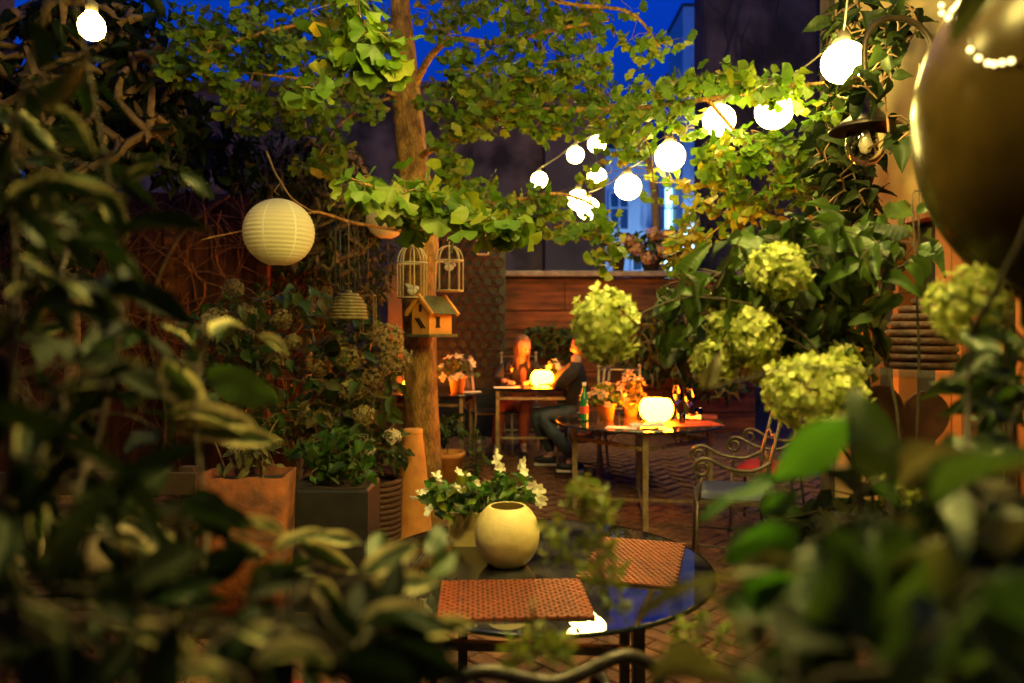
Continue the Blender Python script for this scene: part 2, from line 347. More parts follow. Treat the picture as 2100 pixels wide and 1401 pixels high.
class Leaves:
    """collects leaves; the nearest/largest become objects of their own, the rest one joined mesh"""
    def __init__(s, tpls, name): s.t = tpls; s.name = name; s.items = []
    def add(s, p0, p1, up, w, k=None, m=0):
        s.items.append((p0, p1, up, w, rnd.randrange(len(s.t)) if k is None else k, m))
    def size(s, it):
        c = (it[0] + it[1]) / 2; d = max(c.y, .15); px = HX + F * c.x / d; py = HY - F * (c.z - CAMZ) / d
        inside = -60 < px < 2160 and -60 < py < 1460
        return ((it[1] - it[0]).length / d) * (1 if inside else .02)
    def build(s, parent, mats, single=300, joined='foliage', part='leaf'):
        its = sorted(s.items, key=s.size, reverse=True); L = parent_loc(parent)
        cache = {}
        for it in its[:single]:
            key = (it[4], it[5])
            if key not in cache: cache[key] = tmesh(part, s.t[it[4]], mats[it[5]])
            o = link(part, cache[key], parent)
            o.matrix_basis = Matrix.Translation(-L) @ mat4(it[0], it[1], it[2], it[3])
        rest = its[single:]
        if rest:
            V = []; FA = []; U = []; MI = []; n = 0
            arr = [np.array(t[0]) for t in s.t]
            for it in rest:
                M = np.array(mat4(it[0], it[1], it[2], it[3])); a = arr[it[4]]
                V.append(a @ M[:3, :3].T + M[:3, 3] - np.array(L)); fs = s.t[it[4]][1]
                FA += [tuple(i + n for i in f) for f in fs]; U += s.t[it[4]][2]; MI += [it[5]] * len(fs); n += len(a)
            me = bpy.data.meshes.new(joined); me.from_pydata(np.concatenate(V).tolist(), [], FA); me.update()
            uvl = me.uv_layers.new(name='UVMap'); ua = np.array(U); li = np.zeros(len(me.loops), int); me.loops.foreach_get('vertex_index', li)
            uvl.data.foreach_set('uv', ua[li].ravel()); me.polygons.foreach_set('material_index', MI); smooth(me)
            for m in mats: me.materials.append(m)
            return link(joined, me, parent, 'stuff')

def flower_head(mb, c, rx, rz, n, fs, r=rnd, ry=None, dome=.0):
    """many four-petalled florets over an uneven ball"""
    c = Vector(c); ry = ry or rx
    for i in range(n):
        a = PI * (3 - 5 ** .5) * i; z = 1 - 2 * (i + .5) / n; q = math.sqrt(1 - z * z)
        d = Vector((q * math.cos(a), q * math.sin(a), z)); d = (d + rv(r) * .18).normalized()
        bump = 1 + .30 * mnoise.noise(d * 1.7 + c * 7) + .14 * mnoise.noise(d * 4.5 + c * 3) + r.uniform(-.16, .12)
        taper = 1 - dome * max(0, d.z)
        p = c + Vector((d.x * rx * taper, d.y * ry * taper, d.z * rz)) * bump
        nrm = (d + rv(r) * .55).normalized(); t = nrm.orthogonal().normalized(); t = Matrix.Rotation(r.uniform(0, 6), 3, nrm) @ t; b = nrm.cross(t)
        s = fs * r.uniform(.7, 1.2)
        for k in range(4):
            e = t * math.cos(k * PI / 2) + b * math.sin(k * PI / 2); g = nrm.cross(e); cup = r.uniform(.05, .5)
            mb.add([p, p + e * s * .55 + g * s * .42 + nrm * s * cup * .3, p + e * s + nrm * s * cup * .8, p + e * s * .55 - g * s * .42 + nrm * s * cup * .3], [(0, 3, 2, 1)])
    return mb

# ================================================================ SETTING
# ---- ground
M_ground = mat('sand_bed', (.05, .03, .018), (.085, .05, .028), .9, 12, .4)
g = MB()
ys = [-4, 0, 2, 4, 5.6] + [5.6 + .2 * k for k in range(1, 13)] + [9.5, 12, 20, 60, 200]
g.sheet(lambda u, v: Vector(((u - .5) * 300, ys[int(round(v * (len(ys) - 1)))], G(ys[int(round(v * (len(ys) - 1)))]) - .045)), 1, len(ys) - 1)
go = g.build('ground', M_ground, None); go['kind'] = 'structure'
# ---- brick paving, laid herringbone on the diagonal
paving = bpy.data.objects.new('paving', None); COL.objects.link(paving); paving['kind'] = 'structure'
M_paver = mat('brick_paver', (.22, .095, .04), (.13, .055, .026), .72, 14, .5, 55, spec=.35)
M_paver2 = mat('dark_brick_paver', (.15, .07, .035), (.09, .042, .022), .7, 14, .5, 55, spec=.35)
M_paver3 = mat('pale_brick_paver', (.30, .14, .06), (.18, .08, .035), .75, 14, .5, 55, spec=.35)
pv = []
bl, bw = .20, .10
ca, sa = math.cos(R(45)), math.sin(R(45))
for i in range(-70, 90):
    for j in range(-70, 90):
        # herringbone of 2:1 bricks: cell diagonal offsets
        for (ox, oy, rot) in ((0, 0, 0), (0, 0, 1)):
            if rot == 0: cx = i * bw + bl / 2 + j * bl * 2; cy_ = i * bw + bw / 2
            else: cx = i * bw + bl + bw / 2 + j * bl * 2; cy_ = i * bw
            x = cx * ca - cy_ * sa; y = cx * sa + cy_ * ca + 6
            if -3.2 < x < 3.0 and 2.7 < y < 9.3: pv.append((x, y, R(45) + rot * PI / 2))
pv = list({(round(a, 3), round(b, 3)): (a, b, c) for a, b, c in pv}.values())
def pscore(q):
    px = HX + F * q[0] / q[1]; py = HY + F * (CAMZ - G(q[1])) / q[1]
    return (0 if 840 < px < 1640 and py < 1420 else 100) + q[1]
pv.sort(key=pscore)
pm = []
for k, m_ in enumerate((M_paver, M_paver2, M_paver3, M_paver)):
    b_ = MB().box((0, 0, 0), (bl / 2 - .0045, bw / 2 - .0045, .03), None, .006); me = b_.mesh('paver', None, False); me.materials.append(m_); pm.append(me)
rest = MB(); rr = random.Random(5)
for k, (x, y, a) in enumerate(pv):
    z = G(y) - .03 + rr.uniform(-.003, .003)
    if k < 300:
        o = link('paver', pm[rr.choice((0, 0, 1, 1, 2, 3))], paving); o.location = (x, y, z); o.rotation_euler = (rr.uniform(-.015, .015), rr.uniform(-.015, .015), a + rr.uniform(-.02, .02))
    else:
        rest.box((x, y, z), (bl / 2 - .0045, bw / 2 - .0045, .03), Matrix.Rotation(a + rr.uniform(-.02, .02), 3, 'Z'), .006)
rest.build('paver_field', M_paver, paving, kind='stuff')

# ---- wooden plank wall at the back, grey coping on top
M_wood = mat('orange_wood', (.27, .08, .017), (.075, .021, .005), .75, 3.6, .7, 20, stretch=(.5, 1, 3.6), lo=.34, hi=.62, detail=9)
M_wood2 = mat('brown_wood', (.19, .06, .014), (.05, .015, .004), .75, 3.1, .7, 20, stretch=(.5, 1, 3.6), lo=.34, hi=.62, detail=9)
M_conc = mat('grey_coping', (.20, .17, .16), (.12, .10, .10), .85, 8, .3)
y0 = 9.3; ww = thing('plank_wall', (1.5, y0, G(y0)), 'low wall of horizontal brown wooden planks with grey coping behind the diners', 'wall')
zt = 2.18; z = G(y0); row = 0; rr = random.Random(3)
hts = [.25, .30, .22, .28, .26, .24, .41, .2, .2]
MB().box((1.5, y0 + .08, (zt + z) / 2), (1.62, .03, (zt - z) / 2 - .01)).build('backing', M_soil, ww)
while z < zt - .05:
    h = min(hts[row % 9], zt - z); xs = [-.1] + sorted([.62 + rr.uniform(-.1, .25) + (row % 2) * .55, 1.9 + rr.uniform(-.2, .3)]) + [3.1]
    for a_, b_ in zip(xs, xs[1:]):
        MB().box(((a_ + b_) / 2, y0 + .025 + rr.uniform(-.006, .006), z + h / 2), ((b_ - a_) / 2 - .006, .02, h / 2 - .007), None, .004).build('plank', rr.choice((M_wood, M_wood, M_wood2)), ww)
    z += h; row += 1
MB().box((1.5, y0 + .03, zt + .035), (1.68, .16, .035), None, .01).build('coping', M_conc, ww)

# ---- dark screen of stacked rings beside it
M_ring = mat('ring_clay', (.085, .032, .016), (.05, .02, .012), .75, 10, .2)
sx0, sx1, sy = -.92, -.08, 8.9
sc_ = thing('ring_screen', ((sx0 + sx1) / 2, sy, G(sy)), 'tall dark screen of stacked round rings left of the plank wall', 'screen')
MB().box(((sx0 + sx1) / 2, sy + .09, (2.74 + G(sy)) / 2), ((sx1 - sx0) / 2, .05, (2.74 - G(sy)) / 2)).build('back_panel', M_black, sc_)
rm = MB(); nn = 14; rr_ = .062
for k in range(nn):
    a = 2 * PI * k / nn; c_, s_ = math.cos(a), math.sin(a)
    rm.v += [(c_ * rr_, -.03, s_ * rr_), (c_ * (rr_ - .011), -.03, s_ * (rr_ - .011)), (c_ * (rr_ - .011), .035, s_ * (rr_ - .011)), (c_ * rr_, .035, s_ * rr_)]
for k in range(nn):
    a, b = k * 4, ((k + 1) % nn) * 4
    rm.f += [(a, b, b + 1, a + 1), (a + 1, b + 1, b + 2, a + 2), (a + 3, b + 3, b, a)]
rme = rm.mesh('ring'); rme.materials.append(M_ring); loc0 = parent_loc(sc_)
j = 0; z = 2.66
while z > .9:
    x = sx0 + .065 + (j % 2) * .064
    while x < sx1 - .05:
        o = link('ring', rme, sc_); o.location = Vector((x, sy, z)) - loc0; x += .128
    z -= .111; j += 1

# ---- party walls and buildings beyond
M_plaster_d = mat('stained_plaster', (.17, .115, .08), (.04, .025, .017), .9, 1.6, .9, 7, detail=10, lo=.38, hi=.60)
M_plaster_g = mat('grey_plaster', (.14, .108, .095), (.085, .064, .055), .9, 1.2, .4, 8, detail=9)
M_plaster_r = mat('lilac_plaster', (.085, .064, .052), (.020, .014, .011), .9, 1.4, .9, 6, detail=10, lo=.38, hi=.60)
M_blueb = mat('pale_plaster', (.62, .64, .68), (.54, .56, .60), .85, .6, .1, 4)
M_roof = mat('dark_roof', (.06, .04, .04), (.09, .06, .055), .8, 3)
M_pane = mat('window_pane', (.04, .05, .06), None, .08, spec=.8)
M_frame = mat('white_frame', (.7, .7, .7), None, .5)
b1 = thing('stained_wall', (-2.5, 13, 0), 'dark stained plaster gable wall behind the ring screen', 'wall')
MB().box((-3.6, 13.4, 2.9), (4.15, .4, 2.9)).build('wall', M_plaster_d, b1); MB().box((-3.6, 13.4, 5.85), (4.25, .48, .05)).build('coping', M_conc, b1)
b2 = thing('grey_wall', (1.1, 12.6, 0), 'smooth grey plaster wall left of the gap with the blue house', 'wall')
MB().box((1.09, 13.1, 2.75), (.52, .5, 2.75)).build('wall', M_plaster_g, b2); MB().box((1.09, 13.1, 5.53), (.58, .56, .03)).build('coping', M_conc, b2)
b3 = thing('party_wall', (4.1, 12, 0), 'tall lilac grey windowless party wall with stains right of the gap', 'building')
MB().box((4.12, 12.3, 5.2), (.98, .3, 5.2)).build('wall', M_plaster_r, b3); MB().box((4.12, 12.3, 10.45), (1.05, .35, .05)).build('roof', M_roof, b3)
MB().tube([(5.02, 11.93, .2), (5.02, 11.93, 10.3)], .05, 10).build('downpipe', M_dark, b3, True)
# bare creeper on the party wall
cr = thing('bare_creeper', Vector((4.1, 11.95, 0)), 'bare dark creeper stems spreading over the lilac party wall', 'vine'); cm = MB(); rr = random.Random(21)
for k in range(46):
    p = Vector((rr.uniform(3.2, 5.0), 11.97, rr.uniform(0, 5.5))); dv = Vector((rr.uniform(-.5, .5), 0, 1)).normalized(); pts = [p.copy()]
    for s in range(12):
        dv = (dv + Vector((rr.uniform(-.7, .7), 0, rr.uniform(-.3, .6)))).normalized(); p = p + dv * .22; p.x = min(5.05, max(3.16, p.x)); pts.append(p.copy())
    cm.tube(pts, [.017 * (1 - .06 * i) for i in range(13)], 4, False)
cm.build('stem', M_dark, cr, True, 'stuff')
# far blue house through the gap
b4 = thing('far_house', (6.5, 28, 0), 'distant pale house turned blue by dusk, seen through the gap', 'building')
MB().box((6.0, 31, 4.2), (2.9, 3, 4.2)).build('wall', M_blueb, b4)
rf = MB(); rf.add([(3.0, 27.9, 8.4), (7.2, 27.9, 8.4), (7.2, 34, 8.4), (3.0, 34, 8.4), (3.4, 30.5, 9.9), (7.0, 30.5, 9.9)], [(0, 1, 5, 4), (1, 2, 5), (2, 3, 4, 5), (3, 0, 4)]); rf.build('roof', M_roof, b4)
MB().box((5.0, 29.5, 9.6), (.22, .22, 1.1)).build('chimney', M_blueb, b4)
def window(par, x, y, z, w, h, lit=None):
    f = MB()
    for (a, b, c, d) in ((-w / 2, -h / 2, w, .07), (-w / 2, h / 2 - .07, w, .07), (-w / 2, -h / 2, .07, h), (w / 2 - .07, -h / 2, .07, h), (-.03, -h / 2, .06, h), (-w / 2, .1, w, .05)):
        f.box((x + a + c / 2, y - .03, z + b + d / 2), (c / 2, .04 - (.004 if d < .08 else 0), d / 2))
    o = f.build('window', M_frame, par); MB().box((x, y - .008, z), (w / 2 - .04, .012, h / 2 - .04)).build('pane', lit or M_pane, o)
M_litw = emit('cool_lit_window', (.35, .75, 1.0), .9)
M_litw2 = emit('bright_lit_window', (.85, .95, .75), 2.2)
window(b4, 4.1, 28, 6.0, .8, 1.5); window(b4, 6.15, 28, 6.1, .75, 1.7, M_litw); window(b4, 7.3, 28, 6.9, .8, 1.8); window(b4, 5.0, 28, 3.6, .9, 1.6); window(b4, 6.2, 28, 3.6, .9, 1.6, M_litw)
window(b4, 7.45, 28, 4.3, .55, 1.7, M_litw2)
bal = MB().box((6.3, 27.6, 5.15), (.9, .4, .06)).build('balcony', M_conc, b4)
rl = MB()
for k in range(12): rl.bar((5.45 + k * .155, 27.24, 5.2), (5.45 + k * .155, 27.24, 6.0), .025)
rl.bar((5.4, 27.24, 6.0), (7.2, 27.24, 6.0), .05); rl.build('railing', M_dark, bal)
b5 = thing('far_tower_block', (7.1, 26, 0), 'distant blue tower block edge beside the lilac party wall', 'building')
MB().box((6.9, 27.5, 6.55), (.75, 1.2, 6.55)).build('wall', M_blueb, b5); MB().box((6.9, 27.5, 13.15), (.8, 1.25, .05)).build('roof', M_roof, b5)
for k in range(4): window(b5, 6.75, 26.29, 5.0 + 2.2 * k, .6, 1.2)

# cool lamp in the neighbouring court, the white light low in the gap
M_cool = emit('cool_lamp_glow', (.30, .62, 1.0), 45.0)
cl = thing('court_lamp', Vector((6.72, 25.2, 2.2)), 'bright cool white lamp strip low in the gap beside the party wall', 'lamp')
MB().box((6.72, 25.2, 4.05), (.07, .05, .75), None, .02).build('light_tube', M_cool, cl); MB().box((6.45, 25.2, 3.34), (.2, .05, .05), None, .02).build('light_tube', M_cool, cl)
MB().box((6.82, 25.26, 2.4), (.05, .05, 2.4)).build('post', M_dark, cl)

# ---- board fence with dry vine on the left
M_redwood = mat('red_board', (.17, .038, .011), (.06, .015, .006), .8, 4, .4, 20, stretch=(4, 1, .35))
fy = 7.2; fn = thing('board_fence', (-3.2, fy, 0), 'reddish brown vertical board fence overgrown with dry vine on the left', 'fence')
x = -6.4; rr = random.Random(8)
while x < -1.9:
    w = rr.uniform(.14, .2); MB().box((x + w / 2, fy + rr.uniform(-.012, .012), 1.42), (w / 2 - .004, .016, 1.42 + rr.uniform(0, .04)), None, .003).build('board', M_redwood, fn); x += w
for zz in (.5, 2.2): MB().box((-4.1, fy + .05, zz), (2.3, .03, .05)).build('rail', M_wood2, fn)
for xx in (-3.32, -2.42): MB().box((xx, fy - .07, 1.3), (.05, .045, 1.3), None, .005).build('post', M_wood, fn)
# purple-grey post between fence and trunk
pp = MB().box((-1.2, 7.6, 1.1), (.075, .075, 1.1), None, .008).build('square_post', M_plaster_g, None); tag(pp, 'lilac grey square post just left of the tree trunk', 'post')
# dry vine
vn = thing('dry_vine', (-3.3, 7.1, 0), 'tangle of dry reddish vine twigs over the board fence', 'vine')
vm = MB(); rr = random.Random(4)
M_vine = mat('vine_twig', (.34, .12, .04), (.2, .065, .022), .8, 20)
for k in range(190):
    p = Vector((rr.uniform(-5.4, -2.3), 7.12 - rr.uniform(0, .12), rr.uniform(.9, 3.0))); pts = [p]; dv = Vector((rr.uniform(-1, 1), 0, rr.uniform(-1, .3))).normalized()
    for s in range(7):
        dv = (dv + Vector((rr.uniform(-.6, .6), rr.uniform(-.2, .2), rr.uniform(-.6, .35)))).normalized(); p = p + dv * .13; p.y = min(7.16, max(6.9, p.y)); pts.append(p.copy())
    vm.tube(pts, [.008 * (1 - .1 * i) for i in range(8)], 3, False)
vm.build('twig_tangle', M_vine, vn, kind='stuff')
ms = MB(); ms.tube(spline([(-3.4, 7.08, 0), (-3.35, 7.05, .8), (-3.5, 7.04, 1.6), (-3.2, 7.03, 2.4), (-2.6, 7.02, 2.9)]), .022, 6); ms.build('stem', M_twig, vn, True)

# ---- facade on the right
M_yplaster = mat('yellow_plaster', (.44, .33, .15), (.32, .23, .10), .85, 2.0, .35, 9, detail=7)
M_owood = mat('orange_frame_wood', (.36, .13, .045), (.25, .085, .03), .5, 6, .2, stretch=(1, 1, .2))
M_dwood = mat('dark_shutter', (.03, .017, .011), (.05, .028, .017), .55, 8, .2)
fa = thing('facade', (2.3, 3.4, 0), 'ochre plaster house front with wooden frames along the right', 'building')
FX = 2.15
def fwall(y0_, y1_, z0_, z1_): MB().box((FX + .2, (y0_ + y1_) / 2, (z0_ + z1_) / 2), (.2, (y1_ - y0_) / 2, (z1_ - z0_) / 2)).build('wall', M_yplaster, fa)
fwall(1.0, 3.0, 0, 4.6); fwall(3.0, 3.50, 2.3, 4.6); fwall(3.50, 3.62, 0, 4.6); fwall(3.62, 4.5, 0, .85); fwall(3.62, 4.5, 2.15, 4.6); fwall(4.5, 5.0, 0, 4.6)
MB().box((FX + .1, 4.94, 2.35), (.14, .07, 2.35)).build('pilaster', M_plaster_r, fa)
dr = MB().box((FX + .25, 3.25, 1.15), (.05, .24, 1.15)).build('door', M_dwood, fa)
for k in range(2): MB().box((FX + .19, 3.25, .65 + k * .95), (.012, .15, .36), None, .005).build('door_panel', M_dwood, dr)
for yy in (3.03, 3.47): MB().box((FX + .02, yy, 1.15), (.06, .035, 1.15), None, .005).build('door_frame', M_owood, fa)
MB().box((FX + .02, 3.25, 2.335), (.06, .255, .035), None, .005).build('lintel', M_owood, fa)
wf = MB()
for yy in (3.65, 4.06, 4.47): wf.box((FX + .04, yy, 1.5), (.06, .03, .648))
wf.box((FX + .045, 4.06, .875), (.06, .44, .025)); wf.box((FX + .045, 4.06, 2.125), (.06, .44, .025))
wo = wf.build('window', M_owood, fa)
for yy in (3.855, 4.265): MB().box((FX + .09, yy, 1.5), (.006, .172, .6)).build('pane', M_pane, wo)
for yy in (3.58, 4.55): MB().box((FX - .015, yy, 1.5), (.014, .045, .62), None, .004).build('shutter', M_owood, fa)
MB().box((FX - .03, 4.06, .82), (.06, .5, .025), None, .005).build('sill', M_conc, fa)
# house front behind the photographer closes the court
bk = thing('rear_house', (0, -3, 0), 'ochre rear house front behind the photographer', 'building')
MB().box((0, -3.2, 4.2), (7, .2, 4.2)).build('wall', M_yplaster, bk)
nb = thing('sky_block_house', (-7, 3, 0), 'added dark house wall beyond the fence at far left, blocking sky light', 'building')  # building added to block sky light from the left
MB().box((-7.1, 3.5, 4.5), (.3, 6.5, 4.5)).build('wall', M_plaster_d, nb)

# ================================================================ OBJECTS
# ---- globe lights and their cables
def globe_light(p, r, label, name='globe_light', grp='lit globe bulbs on the festoon cables', gm=None):
    t = thing(name, p, label, 'light', grp)
    b = MB().ball(p, (r, r, r * .96), 24, 14).build('globe', gm or M_bulb, t, True)
    s = MB().lathe([(.028, 0), (.03, .02), (.022, .05), (.012, .062)], 12, p + Vector((0, 0, r * .93))); s.build('socket', M_cable, t, True)
    return t
def sag(a, b, s, n=8):
    return [a.lerp(b, k / n) - Vector((0, 0, s * 4 * (k / n) * (1 - k / n))) for k in range(n)]
G1 = [(1730, 128, 3.4, 44, 'largest lit white globe bulb, beside the gooseneck lamp arm'),
      (1587, 228, 3.95, 38, 'lit globe bulb half under ginkgo leaves, second largest'),
      (1475, 247, 4.5, 33, 'lit globe bulb left of the leaf-covered one at same height'),
      (1374, 321, 4.85, 31, 'lit globe bulb in front of the far blue house, below a yellow leaf'),
      (1288, 384, 5.5, 27, 'lit globe bulb on slanting cable left of the blue house'),
      (1206, 428, 6.6, 23.5, 'lower lit globe of the touching pair among the leaves'),
      (1186, 410, 7.2, 22, 'upper lit globe of the touching pair among the leaves')]
G2 = [(1224, 362, 7.9, 19, 'lit globe bulb broken up by ginkgo leaves above the touching pair'),
      (1224, 296, 8.3, 18, 'small lit globe bulb partly hidden by leaves, highest of the far string'),
      (1180, 318, 8.6, 17.5, 'small lit globe bulb against the grey wall, right one of two'),
      (1106, 369, 9.1, 16.5, 'smallest lit globe bulb against the stained wall')]
pts1 = []
for px, py, d, rp, lb in G1:
    p = P(px, py, d); globe_light(p, rp * d / F, lb); pts1.append(p + Vector((0, 0, rp * d / F + .045)))
pts2 = []
for px, py, d, rp, lb in G2:
    p = P(px, py, d); globe_light(p, rp * d / F, lb); pts2.append(p + Vector((0, 0, rp * d / F + .045)))
def cable(pts, label, s=.05):
    path = []
    for a, b in zip(pts, pts[1:]): path += sag(a, b, s)
    path.append(pts[-1]); o = MB().tube(path, .0055, 5).build('festoon_cable', M_cable, None, True); tag(o, label, 'cable')
# the near string carries on over the near table and over the photographer (mirrored in the big brass globe)
over = [Vector((1.15, 2.45, 2.98)), Vector((.45, 1.95, 3.05)), Vector((-.35, 2.1, 3.05)), Vector((.22, 1.32, 2.72)), Vector((.68, 1.50, 2.85))]
OL = ['globe bulb above the frame, next along the cable from the largest lit globe', 'globe bulb above the frame over the far edge of the near table', 'globe bulb above the frame over the white flowers', 'globe bulb above the frame closest to the photographer', 'globe bulb above the frame beside the brass globe']
for p, ol in zip(over, OL): globe_light(p - Vector((0, 0, .14)), .10, ol, grp='globe bulbs above the frame', gm=M_bulb2)
cable(pts1, 'thin cable carrying the string of large globe bulbs', .03); cable(pts2, 'thin cable carrying the small far globe bulbs', .02)
cable([pts1[0]] + over[:3] + [Vector((-2.2, 3.4, 3.5))], 'thin cable of the globe bulbs above the frame over the near table'); cable([Vector((-.6, -2.9, 3.3)), over[3], over[4], Vector((2.15, 2.4, 3.2))], 'thin cable of the globe bulbs nearest the photographer')
# pear bulb upper left
pb = P(188, 56, 3.0); t = thing('pear_bulb', pb, 'single glowing pear-shaped bulb in dark foliage at upper left', 'light')
MB().lathe([(.0, -.052), (.025, -.048), (.045, -.03), (.053, 0), (.048, .026), (.03, .05), (.022, .062)], 20, pb).build('globe', M_bulb, t, True)
MB().lathe([(.023, .06), (.024, .10), (.01, .11)], 12, pb).build('socket', M_cable, t, True)
o = MB().tube([pb + Vector((0, 0, .1)), pb + Vector((-.01, .02, .3)), pb + Vector((-.05, .1, 1.0))], .005, 5).build('cord', M_cable, t, True)

# ---- paper lanterns
def paper_lantern(p, r, label, rz=0.0, ribs=22):
    t = thing('paper_lantern', p, label, 'lantern', 'round paper lanterns'); prof = []
    for k in range(ribs * 4 + 1):
        a = -PI / 2 * .9 + PI * .9 * k / (ribs * 4); q = r * math.cos(a) * (1 + .011 * math.cos(2 * PI * k / 4)); prof.append((q, r * .97 * math.sin(a)))
    MB().lathe(prof, 48, p, True).build('paper_shade', M_paper, t, True)
    for k in range(7):
        a = 2 * PI * k / 7 + rz; m = MB(); pts = []
        for (q, z) in prof[::2]: pts.append((q * 1.006, z))
        w = .028
        m.sheet(lambda u, v: p + Vector((pts[int(round(v * (len(pts) - 1)))][0] * math.cos(a + (u - .5) * w * 2), pts[int(round(v * (len(pts) - 1)))][0] * math.sin(a + (u - .5) * w * 2), pts[int(round(v * (len(pts) - 1)))][1])), 1, len(pts) - 1)
        m.build('seam', M_seam, t, True)
    m = MB(); 
    for zz, s in ((prof[-1][1], 1), (prof[0][1], -1)):
        n = 24; m.tube([p + Vector((prof[0][0] * math.cos(2 * PI * k / n), prof[0][0] * math.sin(2 * PI * k / n), zz)) for k in range(n + 1)], .003, 5, False)
    m.tube([p + Vector((-prof[0][0], 0, prof[-1][1])), p + Vector((0, 0, r * 1.08)), p + Vector((prof[0][0], 0, prof[-1][1]))], .0022, 5)
    m.build('wire_ring', M_dark, t, True); return t
pl = P(572, 477, 4.0); rl_ = 71 * 4.0 / F
paper_lantern(pl, rl_, 'large cream paper lantern hanging from a forked twig left of the trunk', R(-97))
p2 = P(792, 450, 6.0); paper_lantern(p2, 40 * 6.2 / F, 'dim paper lantern half hidden behind the tree trunk', 1.0)

# ---- birdcages (flat-backed wire half cages) with a bird ornament in each
def bird_cage(px, pyt, pyb, w, d, label, rz, blabel, bz):
    top = P(px, pyt, d); bot = P(px, pyb, d); h = top.z - bot.z; r = w / 2 * d / F; c = Vector((top.x, top.y, bot.z))
    t = thing('bird_cage', c, label, 'birdcage', 'small ivory wire birdcages on the trunk')
    hs = h * .60; n = 8; rt = .0045
    for k in range(n):
        a = 2 * PI * k / n + rz; e = Vector((math.cos(a), math.sin(a) * .8, 0))
        pts = [c + e * r, c + e * r + Vector((0, 0, hs))]
        for q in (.25, .5, .72, .9, 1.0): ang = q * PI / 2; pts.append(c + e * r * (math.cos(ang) ** .8 if q < 1 else .02) + Vector((0, 0, hs + (h * .9 - hs) * math.sin(ang))))
        MB().tube(pts, rt, 6).build('wire', M_ivory, t, True)
    for zz, rr2 in ((.0, .0055), (hs, .0065)):
        MB().tube([c + Vector((r * math.cos(2 * PI * k / 32), r * .8 * math.sin(2 * PI * k / 32), zz)) for k in range(33)], rr2, 6, False).build('hoop', M_ivory, t, True)
    MB().lathe([(r, 0), (r, .006), (0, .008)], 24, c, False).build('base', M_ivory, t)
    MB().tube([c + Vector((0, 0, h * .88)), c + Vector((0, 0, h * .96))] + [c + Vector((.014 * math.sin(a), 0, h * .975 + .014 - .014 * math.cos(a))) for a in (.4, 1.2, 2.2, 3.1, 4.2, 5.2)], .0035, 6).build('hook', M_ivory, t, True)
    b = c + Vector((0, 0, bz)); m = MB(); m.ball(b, (.035, .02, .024), 12, 8); m.ball(b + Vector((.033, 0, .02)), (.017, .015, .016), 10, 7)
    m.add([b + Vector((.047, -.003, .02)), b + Vector((.047, .003, .02)), b + Vector((.062, 0, .017))], [(0, 1, 2)])
    m.add([b + Vector((-.025, -.012, .005)), b + Vector((-.025, .012, .005)), b + Vector((-.07, .014, .03)), b + Vector((-.07, -.014, .03))], [(0, 1, 2, 3)])
    bb = thing('bird_figure', b, blabel, 'ornament', 'white bird figures in the cages'); m.build('body', M_white, bb, True)
    m = MB(); 
    for s in (-1, 1): m.add([b + Vector((.015, s * .018, .012)), b + Vector((-.02, s * .022, .012)), b + Vector((-.045, s * .045, .05)), b + Vector((-.005, s * .04, .045))], [(0, 1, 2, 3)])
    m.build('wing', M_white, bb, True); MB().tube([b + Vector((0, 0, -.02)), b + Vector((0, 0, -bz + .008))], .0025, 5).build('stand', M_ivory, bb, True)
bird_cage(845, 492, 611, 60, 5.2, 'ivory wire birdcage hanging lower, on the left of the trunk', .25, 'small white bird figure low in the left cage', .05)
bird_cage(921, 494, 597, 57, 5.28, 'ivory wire birdcage hanging higher, on the right of the trunk', .1, 'small white bird figure high in the right cage', .17)

# ---- birdhouse on the trunk
bc = P(886, 690, 5.24); bh = thing('birdhouse', bc, 'orange wooden birdhouse with green roof fixed to the trunk', 'birdhouse')
M_bh = mat('birdhouse_orange', (.78, .34, .05), (.66, .26, .035), .6, 9, .2); M_bhr = mat('birdhouse_roof', (.13, .12, .045), (.08, .075, .03), .8, 14, .3); M_hole = mat('hole_dark', (.012, .006, .004), None, .9)
k_ = 5.24 / F; Rz = Matrix.Rotation(R(-38), 3, 'Z')
def bx(c, h, rot=None): return MB().box(bc + Rz @ Vector(c), h, Rz if rot is None else Rz @ rot, .003)
bw_, bd_, bh_ = .085, .115, .085
bx((0, 0, bh_ + .014), (bw_, bd_, bh_)).build('body', M_bh, bh)
gm_ = MB(); 
for s in (-1, 1):
    y_ = s * bd_; gm_.add([bc + Rz @ Vector(v) for v in ((-bw_, y_, .184), (bw_, y_, .184), (0, y_, .272))], [(0, 1, 2)] if s < 0 else [(0, 2, 1)])
gm_.build('gable', M_bh, bh)
for s in (-1, 1):
    rt_ = Matrix.Rotation(s * R(46), 3, 'Y'); bx((s * .062, 0, .222), (.092, bd_ + .006, .007), rt_).build('roof', M_bhr, bh)
    for e in (-1, 1): bx((s * .064, e * (bd_ + .018), .224), (.098, .011, .014), rt_).build('bargeboard', M_bh, bh)
bx((0, 0, .006), (bw_ + .03, bd_ + .03, .011)).build('floor', M_bhr, bh)
bx((0, -bd_ - .002, .2), (.012, .003, .026)).build('entrance_hole', M_hole, bh)
for dx in (-.016, .012): bx((dx, -bd_ - .002, .095), (.006, .003, .05), Matrix.Rotation(R(-42), 3, 'Y')).build('slot', M_hole, bh)
bx((bw_ + .002, -.03, .10), (.003, .017, .036)).build('window', M_hole, bh)
for zz in (.066, .134): bx((bw_ + .003, -.03, zz), (.003, .024, .005)).build('window_bar', M_hole, bh)

